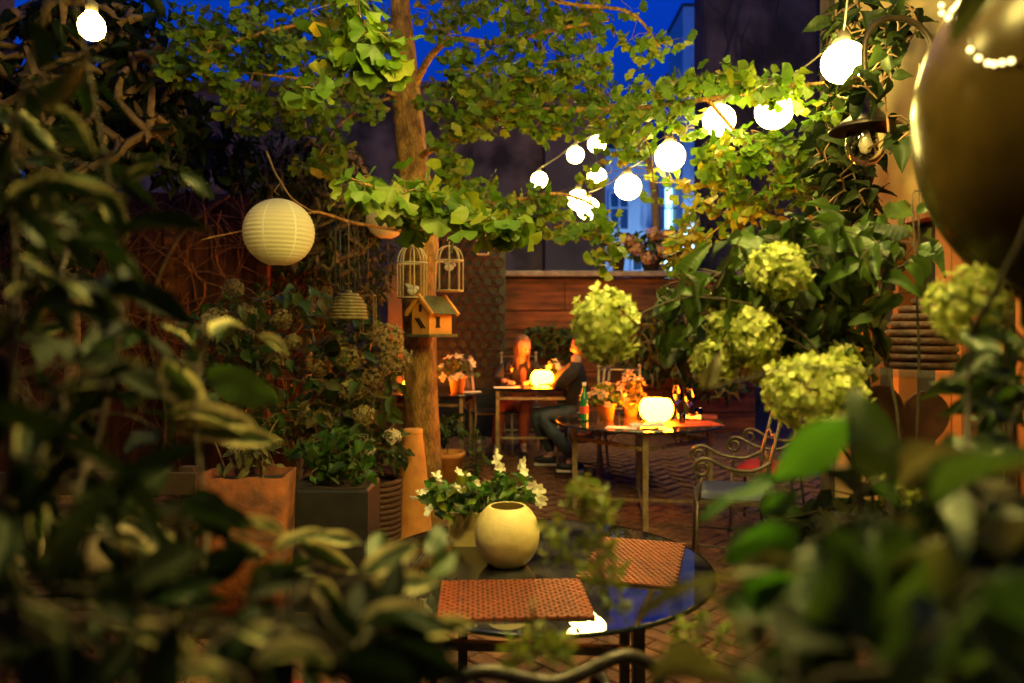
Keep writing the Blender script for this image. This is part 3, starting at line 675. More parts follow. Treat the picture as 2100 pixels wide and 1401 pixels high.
# ---- orange fired-clay cone
cb = Vector(((846 - HX) / F * 5.1, 5.1, 0)); cn = thing('clay_cone', cb, 'tall orange clay cone standing in front of the tree trunk', 'cone')
MB().lathe([(.148, 0), (.148, .03), (.132, .16), (.118, .35), (.092, .6), (.070, .79), (.066, .815), (.056, .82)], 32, cb).build('body', M_terra, cn, True)
MB().lathe([(.071, .795), (.073, .80), (.071, .826), (.052, .828)], 24, cb).build('rim', M_terra, cn, True)

# ---- near glass table
TZ = .74; tc_ = Vector((.09, 2.455, 0)); TR = .57
tb = thing('glass_table', tc_, 'near round glass table mirroring the blue sky', 'table')
MB().lathe([(.0, TZ - .01), (TR - .004, TZ - .01), (TR, TZ - .005), (TR, TZ - .004), (TR - .004, TZ), (0, TZ)], 72, tc_, True).build('top', M_glass, tb)
M_edge = mat('glass_edge', (.008, .012, .010), None, .2)
MB().lathe([(TR + .001, TZ - .012), (TR + .006, TZ - .01), (TR + .006, TZ - .001), (TR + .001, TZ + .001)], 72, tc_, True).build('rim', M_edge, tb, True)
def frame_table(tb, c, r, z, a0, gz=0, m=M_dark, w=.03, scroll=True):
    cs = []
    for k in range(4):
        a = a0 + k * PI / 2; p = c + Vector((r * math.cos(a), r * math.sin(a), 0)); cs.append(p)
        MB().bar(p + Vector((0, 0, gz)), p + Vector((0, 0, z - .012)), w).build('leg', m, tb)
    for k in range(4):
        a, b = cs[k], cs[(k + 1) % 4]; d = (b - a).normalized() * w * .52
        MB().bar(a + d + Vector((0, 0, z - .03)), b - d + Vector((0, 0, z - .03)), w * .8).build('rail', m, tb)
        MB().bar(a + d + Vector((0, 0, z - .15)), b - d + Vector((0, 0, z - .15)), w * .7).build('rail', m, tb)
        if scroll:
            mm = (a + b) / 2; dr_ = (b - a).normalized()
            for s in (-1, 1):
                MB().tube([mm + dr_ * s * (.02 + .11 * t) + Vector((0, 0, z - .135 + .09 * math.sin(t * PI / 2))) for t in (0, .25, .5, .75, 1)], .006, 6).build('scroll', m, tb, True)
    for k in range(2):
        MB().bar(cs[k] + Vector((0, 0, gz + .09 + k * .02)), cs[k + 2] + Vector((0, 0, gz + .09 + k * .02)), w * .5).build('stretcher', m, tb)
frame_table(tb, tc_, .43, TZ, R(-50), 0, M_dark, .035)

# placemats
M_mat1 = mat('woven_red_cane', (.25, .055, .015), (.16, .034, .010), .5, 60, .2); M_mat0 = mat('mat_backing', (.05, .02, .012), None, .8)
def placemat(c, hx, hy, rz, label, nx, ny, style):
    t = thing('placemat', c, label, 'placemat', 'woven cane placemats on the near table'); Rm = Matrix.Rotation(rz, 3, 'Z')
    MB().box(c + Vector((0, 0, .0025)), (hx, hy, .0015), Rm).build('backing', M_mat0 if style == 0 else M_mat1, t)
    m = MB(); rr = random.Random(nx)
    sx, sy = 2 * hx / nx, 2 * hy / ny
    for i in range(nx):
        for j in range(ny):
            x = -hx + (i + .5) * sx; y = -hy + (j + .5) * sy
            if style == 0:
                x += (j % 2) * sx * .5 - sx * .25
                m.box(c + Rm @ Vector((x, y, .0055 + rr.uniform(-.0006, .0006))), (sx * .42, sy * .36, .003), Rm @ Matrix.Rotation(R(7), 3, 'Y'))
            else:
                hole = (i % 4 == 1 and j % 2 == 0) or (i % 4 == 3 and j % 2 == 1)
                if not hole and 0 < 1: m.box(c + Rm @ Vector((x, y, .0055 + rr.uniform(-.0008, .0006))), (sx * .5, sy * .43, .0022), Rm)
    m.build('weave', M_mat1, t, kind='stuff')
    if style:
        hm = MB()
        for i in range(nx):
            for j in range(ny):
                if (i % 4 == 1 and j % 2 == 0) or (i % 4 == 3 and j % 2 == 1):
                    if 5 < i < nx - 6: hm.box(c + Rm @ Vector((-hx + (i + .5) * sx, -hy + (j + .5) * sy, .0045)), (sx * .5, sy * .42, .0042), Rm)
                    else: m.box
        hm.build('knot', M_mat0, t, kind='stuff')
placemat(Vector((.415, 2.475, TZ + .001)), .150, .235, R(-17), 'woven red cane placemat at the far right of the near table', 15, 26, 0)
placemat(Vector((.005, 2.125, TZ + .001)), .215, .150, R(3), 'punched red cane placemat at the near edge of the table', 60, 22, 1)

# cream bowl, unlit
def bowl_lamp(c, r, h, label, m, grp, opening=.55, inner=None):
    t = thing('bowl_lamp', c, label, 'bowl', grp); prof = []
    a0, a1 = -R(62), math.acos(opening)
    for k in range(25):
        a = a0 + (a1 - a0) * k / 24; prof.append((r * math.cos(a) ** .92, math.sin(a)))
    zl, zh = prof[0][1], prof[-1][1]; prof = [(q, (z - zl) / (zh - zl) * h) for q, z in prof]
    inn = [(q - r * .075, max(z, r * .06)) for q, z in prof[::-1][0:22]] + [(0, r * .06)]
    MB().lathe([(0, 0)] + prof + inn, 40, c, True).build('shell', m, t, True)
    return t
bowl_lamp(P(1040, 1157, 2.449).copy(), .1085, .195, 'unlit cream ceramic ball bowl on the near table', M_cream, 'ball-shaped candle bowls')

# pot with white flowers is built with the plants

# ---- second table
T2 = Vector((1.05, 6.05, 0)); g2 = G(6.05); T2z = .765
t2 = thing('glass_table', T2 + Vector((0, 0, g2)), 'round glass table laid for dinner with glowing bowl and wine glasses', 'table')
MB().lathe([(0, T2z - .01), (.676, T2z - .01), (.68, T2z - .005), (.676, T2z), (0, T2z)], 64, T2, True).build('top', M_glass, t2)
MB().lathe([(.681, T2z - .012), (.687, T2z - .01), (.687, T2z - .001), (.681, T2z + .001)], 64, T2, True).build('rim', M_edge, t2, True)
frame_table(t2, T2 + Vector((.02, 0, 0)), .55, T2z, R(-97), g2 - .02, M_steel, .042)
def onT2(px, d): return Vector(((px - HX) / F * d, d, T2z + .001))
bowl_lamp(onT2(1346, 5.98), .137, .185, 'glowing white candle bowl on the laid glass table', M_candle, 'ball-shaped candle bowls', .75)
M_bot = M_ggreen
def bottle(c, label):
    t = thing('water_bottle', c, label, 'bottle')
    MB().lathe([(.0, 0), (.036, 0), (.038, .01), (.038, .17), (.034, .2), (.016, .245), (.013, .29)], 20, c, True).build('body', M_bot, t, True)
    MB().lathe([(.015, .285), (.016, .29), (.016, .315), (0, .316)], 14, c).build('cap', M_white, t, True)
    MB().lathe([(.0386, .06), (.0388, .065), (.0388, .115), (.0386, .12)], 20, c, True).build('paper_label', mat('red_label', (.45, .06, .05), None, .6), t, True)
bottle(onT2(1198, 6.05), 'green glass water bottle on the left of the laid table')
def wine_glass(c, s, label, grp='wine glasses on the laid table', cat='glass', wine=False):
    t = thing('wine_glass', c, label, cat, grp)
    MB().lathe([(.034 * s, 0), (.033 * s, .003), (.006 * s, .008), (.0035 * s, .02), (.0035 * s, .095 * s), (.012 * s, .105 * s)], 18, c, True).build('stem', M_cglass, t, True)
    MB().lathe([(.012 * s, .105 * s), (.034 * s, .125 * s), (.042 * s, .16 * s), (.038 * s, .2 * s), (.031 * s, .225 * s)], 18, c, True).build('glass_bowl', M_cglass, t, True)
    if wine: MB().lathe([(.0, .108 * s), (.012 * s, .108 * s), (.033 * s, .126 * s), (.039 * s, .145 * s), (0, .146 * s)], 16, c).build('wine', mat('red_wine', (.06, .004, .006), None, .1), t, True)
wine_glass(onT2(1388, 6.15), 1.25, 'wine glass left of the pair beside the glowing bowl'); wine_glass(onT2(1414, 6.0), 1.2, 'wine glass right of the pair beside the glowing bowl')
def tumbler(c, label, r=.034, h=.085):
    t = thing('tumbler', c, label, 'glass', 'tumblers on the laid table'); MB().lathe([(0, 0), (r * .85, 0), (r, h), (r * .93, h), (r * .78, .008), (0, .008)], 18, c, True).build('body', M_cglass, t, True)
tumbler(onT2(1432, 6.2), 'tumbler at the right end of the laid table, behind the napkin'); tumbler(onT2(1398, 5.85), 'tumbler in front of the wine glasses'); tumbler(onT2(1319, 6.35), 'tall tumbler behind the glowing bowl', .036, .14)
def flat_mat(c, hx, hy, rz, label, m, name='placemat', cat='placemat', grp=None):
    o = MB().box(c + Vector((0, 0, .002)), (hx, hy, .002), Matrix.Rotation(rz, 3, 'Z'), .001).build(name, m, None); tag(o, label, cat, grp); return o
flat_mat(onT2(1415, 5.83), .23, .155, R(8), 'red placemat in front of the wine glasses', M_mat1); flat_mat(onT2(1432, 6.33), .16, .12, R(-14), 'red placemat at the far side of the laid table', M_mat1)
def napkin(c, L, w, rz, label):
    Rm = Matrix.Rotation(rz, 3, 'Z'); m = MB(); rr = random.Random(int(c.x * 1000))
    def fn(u, v):
        x = (u - .5) * L; y = (v - .5) * w; fan = .6 + .9 * abs(u - .2)
        z = .03 * (1 - (2 * v - 1) ** 2) * (.7 + .3 * math.sin(u * 9)) + .008 * math.sin(v * 19 + u * 3)
        return c + Rm @ Vector((x, y * fan, max(.004, z + .006)))
    m.sheet(fn, 16, 12); o = m.build('napkin', M_white, None, True); tag(o, label, 'napkin', 'cloth napkins')
napkin(onT2(1325, 5.62), .26, .09, R(12), 'folded white cloth napkin in front of the glowing bowl'); napkin(onT2(1418, 6.12), .16, .06, R(-20), 'small white napkin between the tumblers')
o = flat_mat(onT2(1275, 5.6), .12, .07, R(-18), 'white menu card lying left of the napkin', M_white, 'menu_card', 'card')

# ---- table of the diners
T3z = .94; g3 = G(7.45); t3 = thing('dining_table', Vector((.22, 7.45, g3)), 'square metal table between the two diners', 'table')
MB().box((.22, 7.45, T3z - .012), (.42, .33, .012), None, .004).build('top', M_edge, t3)
for sx in (-1, 1):
    for sy in (-1, 1): MB().bar((.22 + sx * .36, 7.45 + sy * .28, g3), (.22 + sx * .36, 7.45 + sy * .28, T3z - .025), .035).build('leg', M_steel, t3)
for sx in (-1, 1): MB().bar((.22 + sx * .36, 7.19, g3 + .28), (.22 + sx * .36, 7.71, g3 + .28), .02).build('rail', M_steel, t3); MB().bar((.22 + sx * .36, 7.19, T3z - .1), (.22 + sx * .36, 7.71, T3z - .1), .025).build('rail', M_steel, t3)
for sy in (-1, 1): MB().bar((-.12, 7.45 + sy * .28, T3z - .1), (.56, 7.45 + sy * .28, T3z - .1), .025).build('rail', M_steel, t3); MB().bar((-.12, 7.45 + sy * .28, g3 + .28), (.56, 7.45 + sy * .28, g3 + .28), .018).build('rail', M_steel, t3)
def onT3(px, d): return Vector(((px - HX) / F * d, d, T3z + .001))
bowl_lamp(onT3(1112, 7.35), .115, .16, 'glowing white candle bowl between the diners', M_candle, 'ball-shaped candle bowls', .62)
wine_glass(onT3(1043, 7.3), 1.15, 'red wine glass in front of the woman', wine=True)
flat_mat(onT3(1040, 7.24), .13, .09, R(6), 'pale paper napkin at the left end of the diners table', M_white, 'paper_napkin', 'napkin')
ph = flat_mat(onT3(1070, 7.4), .04, .075, R(50), 'dark phone on the table in front of the woman', M_black, 'phone', 'phone')

# ---- table behind the trunk
T4 = Vector((-.78, 7.35, 0)); g4 = G(7.35); T4z = .90
t4 = thing('side_table', T4 + Vector((0, 0, g4)), 'dark round table half hidden behind the tree trunk', 'table')
MB().lathe([(0, T4z - .012), (.55, T4z - .012), (.555, T4z - .006), (.55, T4z), (0, T4z)], 48, T4).build('top', M_edge, t4)
for k in range(4):
    a = R(40) + k * PI / 2; q = T4 + Vector((.46 * math.cos(a), .46 * math.sin(a), 0)); MB().bar(q + Vector((0, 0, g4)), q + Vector((0, 0, T4z - .015)), .035).build('leg', M_steel, t4)
    q2 = T4 + Vector((.46 * math.cos(a + PI / 2), .46 * math.sin(a + PI / 2), 0)); MB().bar(q.lerp(q2, .04) + Vector((0, 0, T4z - .11)), q.lerp(q2, .96) + Vector((0, 0, T4z - .11)), .024).build('rail', M_steel, t4)
c4 = Vector(((848 - HX) / F * 7.1, 7.1, T4z + .001)); bowl_lamp(c4, .10, .14, 'glowing candle bowl almost hidden behind the trunk', M_candle, 'ball-shaped candle bowls', .6)
tumbler(Vector(((886 - HX) / F * 7.3, 7.3, T4z + .001)), 'glinting tumbler at the right edge of the trunk', .035, .11); tumbler(Vector(((812 - HX) / F * 7.1, 7.1, T4z + .001)), 'glinting tumbler at the left edge of the trunk', .035, .10)
flat_mat(Vector(((968 - HX) / F * 7.2, 7.2, T4z + .001)), .09, .06, R(10), 'pale napkin on the table behind the trunk', M_white, 'paper_napkin', 'napkin')

# ---- chairs
M_red = mat('red_cushion', (.45, .018, .014), (.36, .012, .01), .8, 20, .2); M_blue = mat('blue_cushion', (.055, .06, .13), (.04, .045, .10), .45, 12, .1)
def spiral(c, r, a0, turns, e1, e2, n=14):
    return [c + (e1 * math.cos(a0 + turns * 2 * PI * k / n) + e2 * math.sin(a0 + turns * 2 * PI * k / n)) * r * (1 - .62 * k / n) for k in range(n + 1)]
def scroll_chair(loc, rz, label, cush, metal=None, z0=0, back=True):
    metal = metal or M_chair
    t = thing('scroll_chair', (0, 0, 0), label, 'chair', 'scrolled metal armchairs')
    X, Y, Z = Vector((1, 0, 0)), Vector((0, 1, 0)), Vector((0, 0, 1)); r = .0105
    for sx in (-1, 1):
        MB().tube([(sx * .23, .22, 0), (sx * .22, .21, .44)], r, 8).build('leg', metal, t, True)
        MB().tube([(sx * .22, -.25, 0), (sx * .21, -.21, .43)] + ([(sx * .205, -.23, .7), (sx * .19, -.29, .95)] if back else []), r, 8).build('leg', metal, t, True)
        MB().tube([(sx * .222, -.225, .16), (sx * .226, .215, .16)], r * .7, 6).build('stretcher', metal, t, True)
        if not back: continue
        arm = spline([(sx * .21, -.235, .70), (sx * .235, -.12, .645), (sx * .25, .03, .66), (sx * .255, .15, .715), (sx * .255, .21, .70)], 5)
        arm += spiral(Vector((sx * .255, .185, .655)), .055, R(50), -1.25, Y, Z)[1:]
        MB().tube(arm, .012, 8).build('arm', metal, t, True)
        MB().tube([(sx * .22, .2, .44), (sx * .24, .195, .52), (sx * .252, .185, .60)], r * .8, 8).build('arm_support', metal, t, True)
        sc1 = spiral(Vector((sx * .10, -.24, .66)), .07, R(90), sx * 1.2, X, Z); MB().tube([(sx * .02, -.225, .47), (sx * .03, -.23, .58), (sx * .06, -.24, .70)] + sc1, .007, 6).build('back_scroll', metal, t, True)
    MB().tube([(-.222, -.0, .16), (.222, -.0, .16)], r * .7, 6).build('stretcher', metal, t, True)
    if back: MB().tube(spline([(-.19, -.29, .95), (-.12, -.30, .985), (0, -.30, .955), (.12, -.30, .985), (.19, -.29, .95)], 6), .012, 8).build('top_rail', metal, t, True)
    if back: MB().tube(spline([(-.2, -.26, .83), (-.1, -.268, .86), (0, -.268, .835), (.1, -.268, .86), (.2, -.26, .83)], 6), .008, 6).build('back_rail', metal, t, True)
    s = MB()
    for a, b in (((-.21, -.21), (.21, -.21)), ((.215, -.2), (.22, .2)), ((.21, .21), (-.21, .21)), ((-.22, .2), (-.215, -.2))): s.bar((*a, .435), (*b, .435), .022, .03)
    s.build('seat_frame', metal, t)
    c = MB()
    def cf(u, v):
        x, y = (u - .5) * 2, (v - .5) * 2; e = (1 - abs(x) ** 6) * (1 - abs(y) ** 6); return Vector((x * .205, y * .2, .455 + .045 * max(0, e) ** .35))
    c.sheet(cf, 14, 14); c.build('cushion', cush, t, True)
    c = MB().box((0, 0, .4525), (.2, .195, .006)); c.build('seat_plate', metal, t)
    t.location = (loc[0], loc[1], z0); t.rotation_euler = (0, 0, rz); return t
scroll_chair((1.42, 4.78), R(78), 'scrolled metal armchair with dark blue cushion in front of the laid table', M_blue)
scroll_chair((1.95, 5.6), R(60), 'scrolled metal armchair with red cushion at right of the laid table', M_red, z0=G(5.5))
scroll_chair((.0, 1.48), R(13), 'dark scrolled metal armchair with its back to us at the near table', M_blue, M_dark)
scroll_chair((-.70, 1.97), R(-84), 'low metal stool with red cushion left of the near table, behind leaves', M_red, M_dark, back=False)
def bar_chair(loc, rz, label, metal=None):
    metal = metal or M_steel; t = thing('metal_chair', (0, 0, 0), label, 'chair', 'plain metal dining chairs')
    for sx in (-1, 1):
        MB().tube([(sx * .2, .2, 0), (sx * .2, .19, .45)], .012, 8).build('leg', metal, t, True)
        MB().tube([(sx * .2, -.24, 0), (sx * .2, -.2, .45), (sx * .2, -.26, 1.02)], .013, 8).build('leg', metal, t, True)
        MB().ball((sx * .2, -.262, 1.035), .022, 12, 8).build('finial', metal, t, True)
    for zz, yy in ((1.0, -.258), (.86, -.243), (.62, -.218)): MB().tube([(-.2, yy, zz), (.2, yy, zz)], .009, 6).build('back_rail', metal, t, True)
    for k in (-1, 0, 1): MB().tube([(k * .08, -.243, .86), (k * .08, -.218, .62)], .006, 6).build('spindle', metal, t, True)
    MB().box((0, 0, .452), (.21, .21, .014), None, .008).build('seat', M_dark, t); t.location = (*loc, G(loc[1])); t.rotation_euler = (0, 0, rz); return t
bar_chair((-.25, 7.75), R(-70), 'empty grey metal chair left of the woman', mat('grey_metal', (.30, .30, .30), (.2, .2, .2), .5, 20, metal=.3))
bar_chair((.10, 8.22), R(185), 'metal chair the woman sits on')
bar_chair((.68, 7.18), R(75), 'metal chair the person in dark jacket sits on')
bar_chair((1.02, 6.95), R(172), 'metal chair at the far side of the laid table')

# ---- wall lantern on a gooseneck
lp = P(1775, 268, 3.1); wlm = thing('wall_lantern', lp, 'unlit dark lantern with conical shade and glass jar on a gooseneck arm', 'lamp')
M_shade = mat('dark_shade', (.018, .012, .008), (.03, .02, .013), .45, 20, metal=.5)
MB().lathe([(.145, .0), (.147, .006), (.11, .03), (.065, .065), (.035, .12), (.02, .16), (.018, .2), (0, .2)], 32, lp, True).build('shade', M_shade, wlm, True)
MB().lathe([(.075, .005), (.08, -.03), (.082, -.07), (.07, -.11), (.045, -.14), (0, -.155)], 28, lp, True).build('glass_jar', M_cglass, wlm, True)
MB().lathe([(.0, -.10), (.02, -.09), (.028, -.06), (.018, -.02), (.012, 0)], 16, lp).build('candle_bulb', mat('frosted_bulb', (.6, .5, .4), None, .3), wlm, True)
MB().tube(spline([lp + Vector((0, 0, .2)), lp + Vector((.0, 0, .38)), lp + Vector((.07, 0, .47)), lp + Vector((.2, .0, .46)), lp + Vector((.28, 0, .36)), lp + Vector((.30, 0, .1)), lp + Vector((.30, 0, -.2)), Vector((FX, lp.y, lp.z - .35))]), .013, 8).build('arm', M_shade, wlm, True)

# ---- big brass globe, upper right
bgc = Vector((1.09, 1.24, 1.905)); bgl = thing('brass_globe', bgc, 'huge brown brass globe hanging close by at upper right', 'ornament')
M_brass = mat('aged_brass', (.055, .034, .009), (.026, .016, .004), .22, 6, .05, 9, metal=.0, spec=.045, detail=6)
MB().ball(bgc, (.365, .365, .38), 64, 40).build('shell', M_brass, bgl, True)
MB().tube([bgc + Vector((0, 0, .38)), bgc + Vector((0, 0, 1.4))], .006, 6).build('cord', M_cable, bgl, True)
MB().lathe([(.05, .375), (.052, .39), (.02, .41), (.015, .43)], 20, bgc).build('cap', M_brass, bgl, True)

# ---- glowing beads and thread added on the globe in place of bulb reflections
def on_globe(px, py, off):
    o = Vector((0, 0, CAMZ)); d = (P(px, py, 1.0) - o); S = Vector((1 / .365, 1 / .365, 1 / .38)); oc = (o - bgc) * S; dd = d * S
    a = dd.dot(dd); b = 2 * oc.dot(dd); c = oc.dot(oc) - 1; q = b * b - 4 * a * c
    p = o + d * ((-b - math.sqrt(max(q, 0))) / (2 * a)); n = (p - bgc).normalized(); return p + n * off
M_glint = emit('painted_glint', (1.0, .72, .25), 1.6)
for nm, seq in (('upper row of added warm beads imitating bulb reflections on the brass globe', ((1937, 14), (1938, 30), (1951, 39), (1968, 40), (1977, 55))), ('lower row of added warm beads imitating bulb reflections on the brass globe', ((1996, 104), (2013, 121), (2032, 131), (2044, 133), (2061, 130), (2079, 127)))):
    pts_ = [on_globe(x, y, .006) for x, y in seq]; ft = thing('reflection_beads', pts_[0], nm, 'light', 'imitated bulb reflections on the brass globe')
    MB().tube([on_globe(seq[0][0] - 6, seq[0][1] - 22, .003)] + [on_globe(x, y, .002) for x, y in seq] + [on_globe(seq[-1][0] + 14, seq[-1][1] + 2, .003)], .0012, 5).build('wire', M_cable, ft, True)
    for p in pts_: MB().ball(p, .0042, 10, 7).build('glint_bead', M_glint, ft, True)

# ---- rusty heart on a rod
M_rust = mat('rust', (.10, .035, .018), (.055, .02, .012), .8, 12, .3)
hc = P(1848, 870, 2.25); ht = thing('rusty_heart', Vector((hc.x, hc.y, 0)), 'flat rusty metal heart on a rod below the hydrangea', 'ornament')
s_ = 100 * 2.25 / F; out = []
for k in range(48):
    t = 2 * PI * k / 48; out.append((16 * math.sin(t) ** 3 / 16 * s_ * .95, (13 * math.cos(t) - 5 * math.cos(2 * t) - 2 * math.cos(3 * t) - math.cos(4 * t)) / 16 * s_))
m = MB(); n = len(out); tl = Matrix.Rotation(R(7), 3, 'Y')
m.add([hc + tl @ Vector((x, yy, z)) for yy in (-.006, .006) for x, z in out], [tuple(range(n - 1, -1, -1)), tuple(range(n, 2 * n))] + [(k, (k + 1) % n, n + (k + 1) % n, n + k) for k in range(n)])
m.build('heart_plate', M_rust, ht); MB().tube([(hc.x, hc.y + .012, 0), (hc.x, hc.y + .012, hc.z)], .006, 6).build('rod', M_rust, ht, True)

# ---- beehive-shaped basket ornaments
def skep(c, r, h, label, m, name='hive_ornament', cord=.6):
    t = thing(name, c, label, 'ornament', 'hanging hive-shaped ornaments'); nco = 9
    for k in range(nco):
        u = k / (nco - 1); q = r * (1 - u ** 2.2) ** .6 * 1.0 + .012; zz = h * u
        MB().tube([c + Vector((q * math.cos(2 * PI * i / 28), q * math.sin(2 * PI * i / 28), zz)) for i in range(29)], h / nco * .62, 7, False).build('coil', m, t, True)
    MB().tube([c + Vector((0, 0, h)), c + Vector((0, 0, h + cord))], .003, 5).build('cord', M_cable, t, True)
skep(P(1885, 748, 2.75), .105, .235, 'dark brown coiled hive ornament hanging at right before the window', mat('dark_wicker', (.06, .02, .009), (.025, .009, .005), .6, 30, .4), cord=.9)
skep(P(715, 652, 4.5), .095, .16, 'olive coiled hive ornament hanging left of the trunk', mat('olive_wicker', (.30, .24, .08), (.15, .12, .04), .45, 30, .4), cord=.5)
# ---- wire frame lanterns
def wire_frame(c, w, h, label, mm, glass=False, cord=.3):
    t = thing('wire_lantern', c, label, 'lantern', 'small wire lanterns')
    for sx in (-1, 1):
        for sy in (-1, 1): MB().bar(c + Vector((sx * w, sy * w, 0)), c + Vector((sx * w, sy * w, h)), .007).build('post', mm, t)
    for zz in (0, h):
        m = MB()
        for k in range(4):
            e = [(-1, -1), (1, -1), (1, 1), (-1, 1)]; a, b = e[k], e[(k + 1) % 4]; m.bar(c + Vector((a[0] * w, a[1] * w, zz)), c + Vector((b[0] * w, b[1] * w, zz)), .006)
        m.build('frame', mm, t)
    MB().tube([c + Vector((-w, 0, h)), c + Vector((0, 0, h + w)), c + Vector((w, 0, h))], .003, 5).build('handle', mm, t, True); MB().tube([c + Vector((0, 0, h + w)), c + Vector((0, 0, h + w + cord))], .002, 4).build('cord', M_cable, t, True)
    if glass: MB().lathe([(w * .7, .01), (w * .85, .03), (w * .85, h * .8), (w * .6, h * .95)], 16, c, True).build('glass_jar', M_cglass, t, True)
wire_frame(P(755, 684, 4.6), .042, .24, 'tall narrow wire lantern hanging beside the olive hive', M_twig); wire_frame(P(712, 598, 4.7), .06, .4, 'dark tall wire frame hanging above the olive hive', M_dark, cord=.4)
wire_frame(P(990, 522, 8.6), .065, .2, 'small glass jar lantern hung on the ring screen', M_ivory, True, .1)

# ---- planters on the left
def pot(c, r0, r1, h, label, m, name='plant_pot', square=False, grp=None):
    t = thing(name, c, label, 'pot', grp)
    if square:
        n = 4; Rm = Matrix.Rotation(R(45), 3, 'Z')
        mb = MB().lathe([(0, 0), (r0 * 1.41, 0), (r1 * 1.41, h), (r1 * 1.41 - .02, h), (r0 * 1.41 - .02, .03), (0, .03)], 4, (0, 0, 0), True); mb.v = [tuple(c + Rm @ Vector(v)) for v in mb.v]; mb.build('body', m, t)
        mb = MB().lathe([(0, h - .03), (r1 * 1.41 - .021, h - .03)], 4, (0, 0, 0), True); mb.v = [tuple(c + Rm @ Vector(v)) for v in mb.v]; mb.build('soil', M_soil, t)
    else:
        MB().lathe([(0, 0), (r0, 0), (r1, h * .86), (r1 + .012, h * .87), (r1 + .014, h), (r1 - .008, h), (r1 - .014, h * .85), (r0 - .01, .02), (0, .02)], 28, c, True).build('body', m, t, True)
        MB().lathe([(0, h * .88), (r1 - .011, h * .88)], 24, c, True).build('soil', M_soil, t)
    return t
tp = P(505, 0, 3.75); pot_t = thing('terracotta_trough', Vector((tp.x, 3.75, 0)), 'weathered terracotta trough at lower left under the shrub', 'planter')
def trough(t, c, hx, hy, h, m):
    Rm = Matrix.Rotation(R(6), 3, 'Z'); rings = [(1 - .1, 0), (1, h), (1 - .09, h), (.82, h - .08)]
    mb = MB(); mb.lathe([(a, z) for a, z in rings], 32, (0, 0, 0), False)
    def sq(v):
        x, y, z = v; l = max(abs(x), abs(y)) / max(1e-6, math.hypot(x, y)); k = l ** -.85; return c + Rm @ Vector((x * k * hx, y * k * hy, z + .006 * math.sin(x * 9 + z * 7)))
    mb.v = [tuple(sq(v)) for v in mb.v]; mb.build('body', m, t, True)
    MB().box(c + Vector((0, 0, h - .05)), (hx * .8, hy * .8, .01), Rm).build('soil', M_soil, t)
trough(pot_t, Vector((tp.x, 3.75, 0)), .235, .16, .79, M_terra2)
bxc = Vector(((685 - HX) / F * 4.1, 4.1, 0)); bt = thing('dark_planter', bxc, 'charcoal box planter beside the terracotta trough', 'planter')
MB().box(bxc + Vector((0, 0, .33)), (.225, .18, .33), None, .012).build('body', M_planter, bt); MB().box(bxc + Vector((0, 0, .663)), (.2, .155, .004)).build('soil', M_soil, bt)
bkc = Vector(((770 - HX) / F * 4.95, 4.95, 0)); bk_ = thing('wicker_basket', bkc, 'brown wicker basket planter left of the clay cone', 'basket')
M_wick = mat('brown_wicker', (.12, .055, .025), (.07, .03, .015), .7, 40, .3)
for k in range(14): MB().tube([bkc + Vector((( .155 + .001 * k) * math.cos(2 * PI * i / 26), (.155 + .001 * k) * math.sin(2 * PI * i / 26), .02 + k * .037)) for i in range(27)], .0195, 6, False).build('coil', M_wick, bk_, True)
MB().lathe([(0, .48), (.15, .48)], 24, bkc, True).build('soil', M_soil, bk_)
tbp = Vector(((918 - HX) / F * 6.6, 6.6, G(6.6))); pot(tbp, .10, .145, .34, 'round terracotta pot on the ground right of the trunk', M_terra, grp='terracotta pots')
# pale cushioned bench in the dark behind the left foreground shrub
bn = thing('garden_bench', Vector((-2.0, 3.0, 0)), 'dark bench with pale cushions glimpsed through the leaves at lower left', 'bench')
for k in range(4): MB().box((-2.0, 2.78 + k * .14, .42), (.6, .055, .015), None, .004).build('slat', M_dwood, bn)
for sx in (-1, 1):
    for sy in (-.2, .2): MB().box((-2.0 + sx * .55, 3.0 + sy, .2025), (.03, .03, .2025)).build('leg', M_dwood, bn)
    MB().box((-2.0 + sx * .55, 3.28, .66), (.03, .025, .25)).build('back_post', M_dwood, bn)
for k in range(3): MB().box((-2.0, 3.245, .56 + k * .14), (.6, .012, .05), None, .004).build('back_slat', M_dwood, bn)
M_cush = mat('cream_cushion', (.62, .50, .28), (.52, .42, .22), .85, 14, .2)
for k, x_ in enumerate((-2.2, -1.68)):
    m = MB(); m.ball((x_, 3.13, .60), (.2, .07, .17), 20, 12); o = m.build('cushion', M_cush, None, True); tag(o, ('cream cushion at the left end of the dark bench', 'cream cushion at the right end of the dark bench')[k], 'cushion', 'cream cushions')

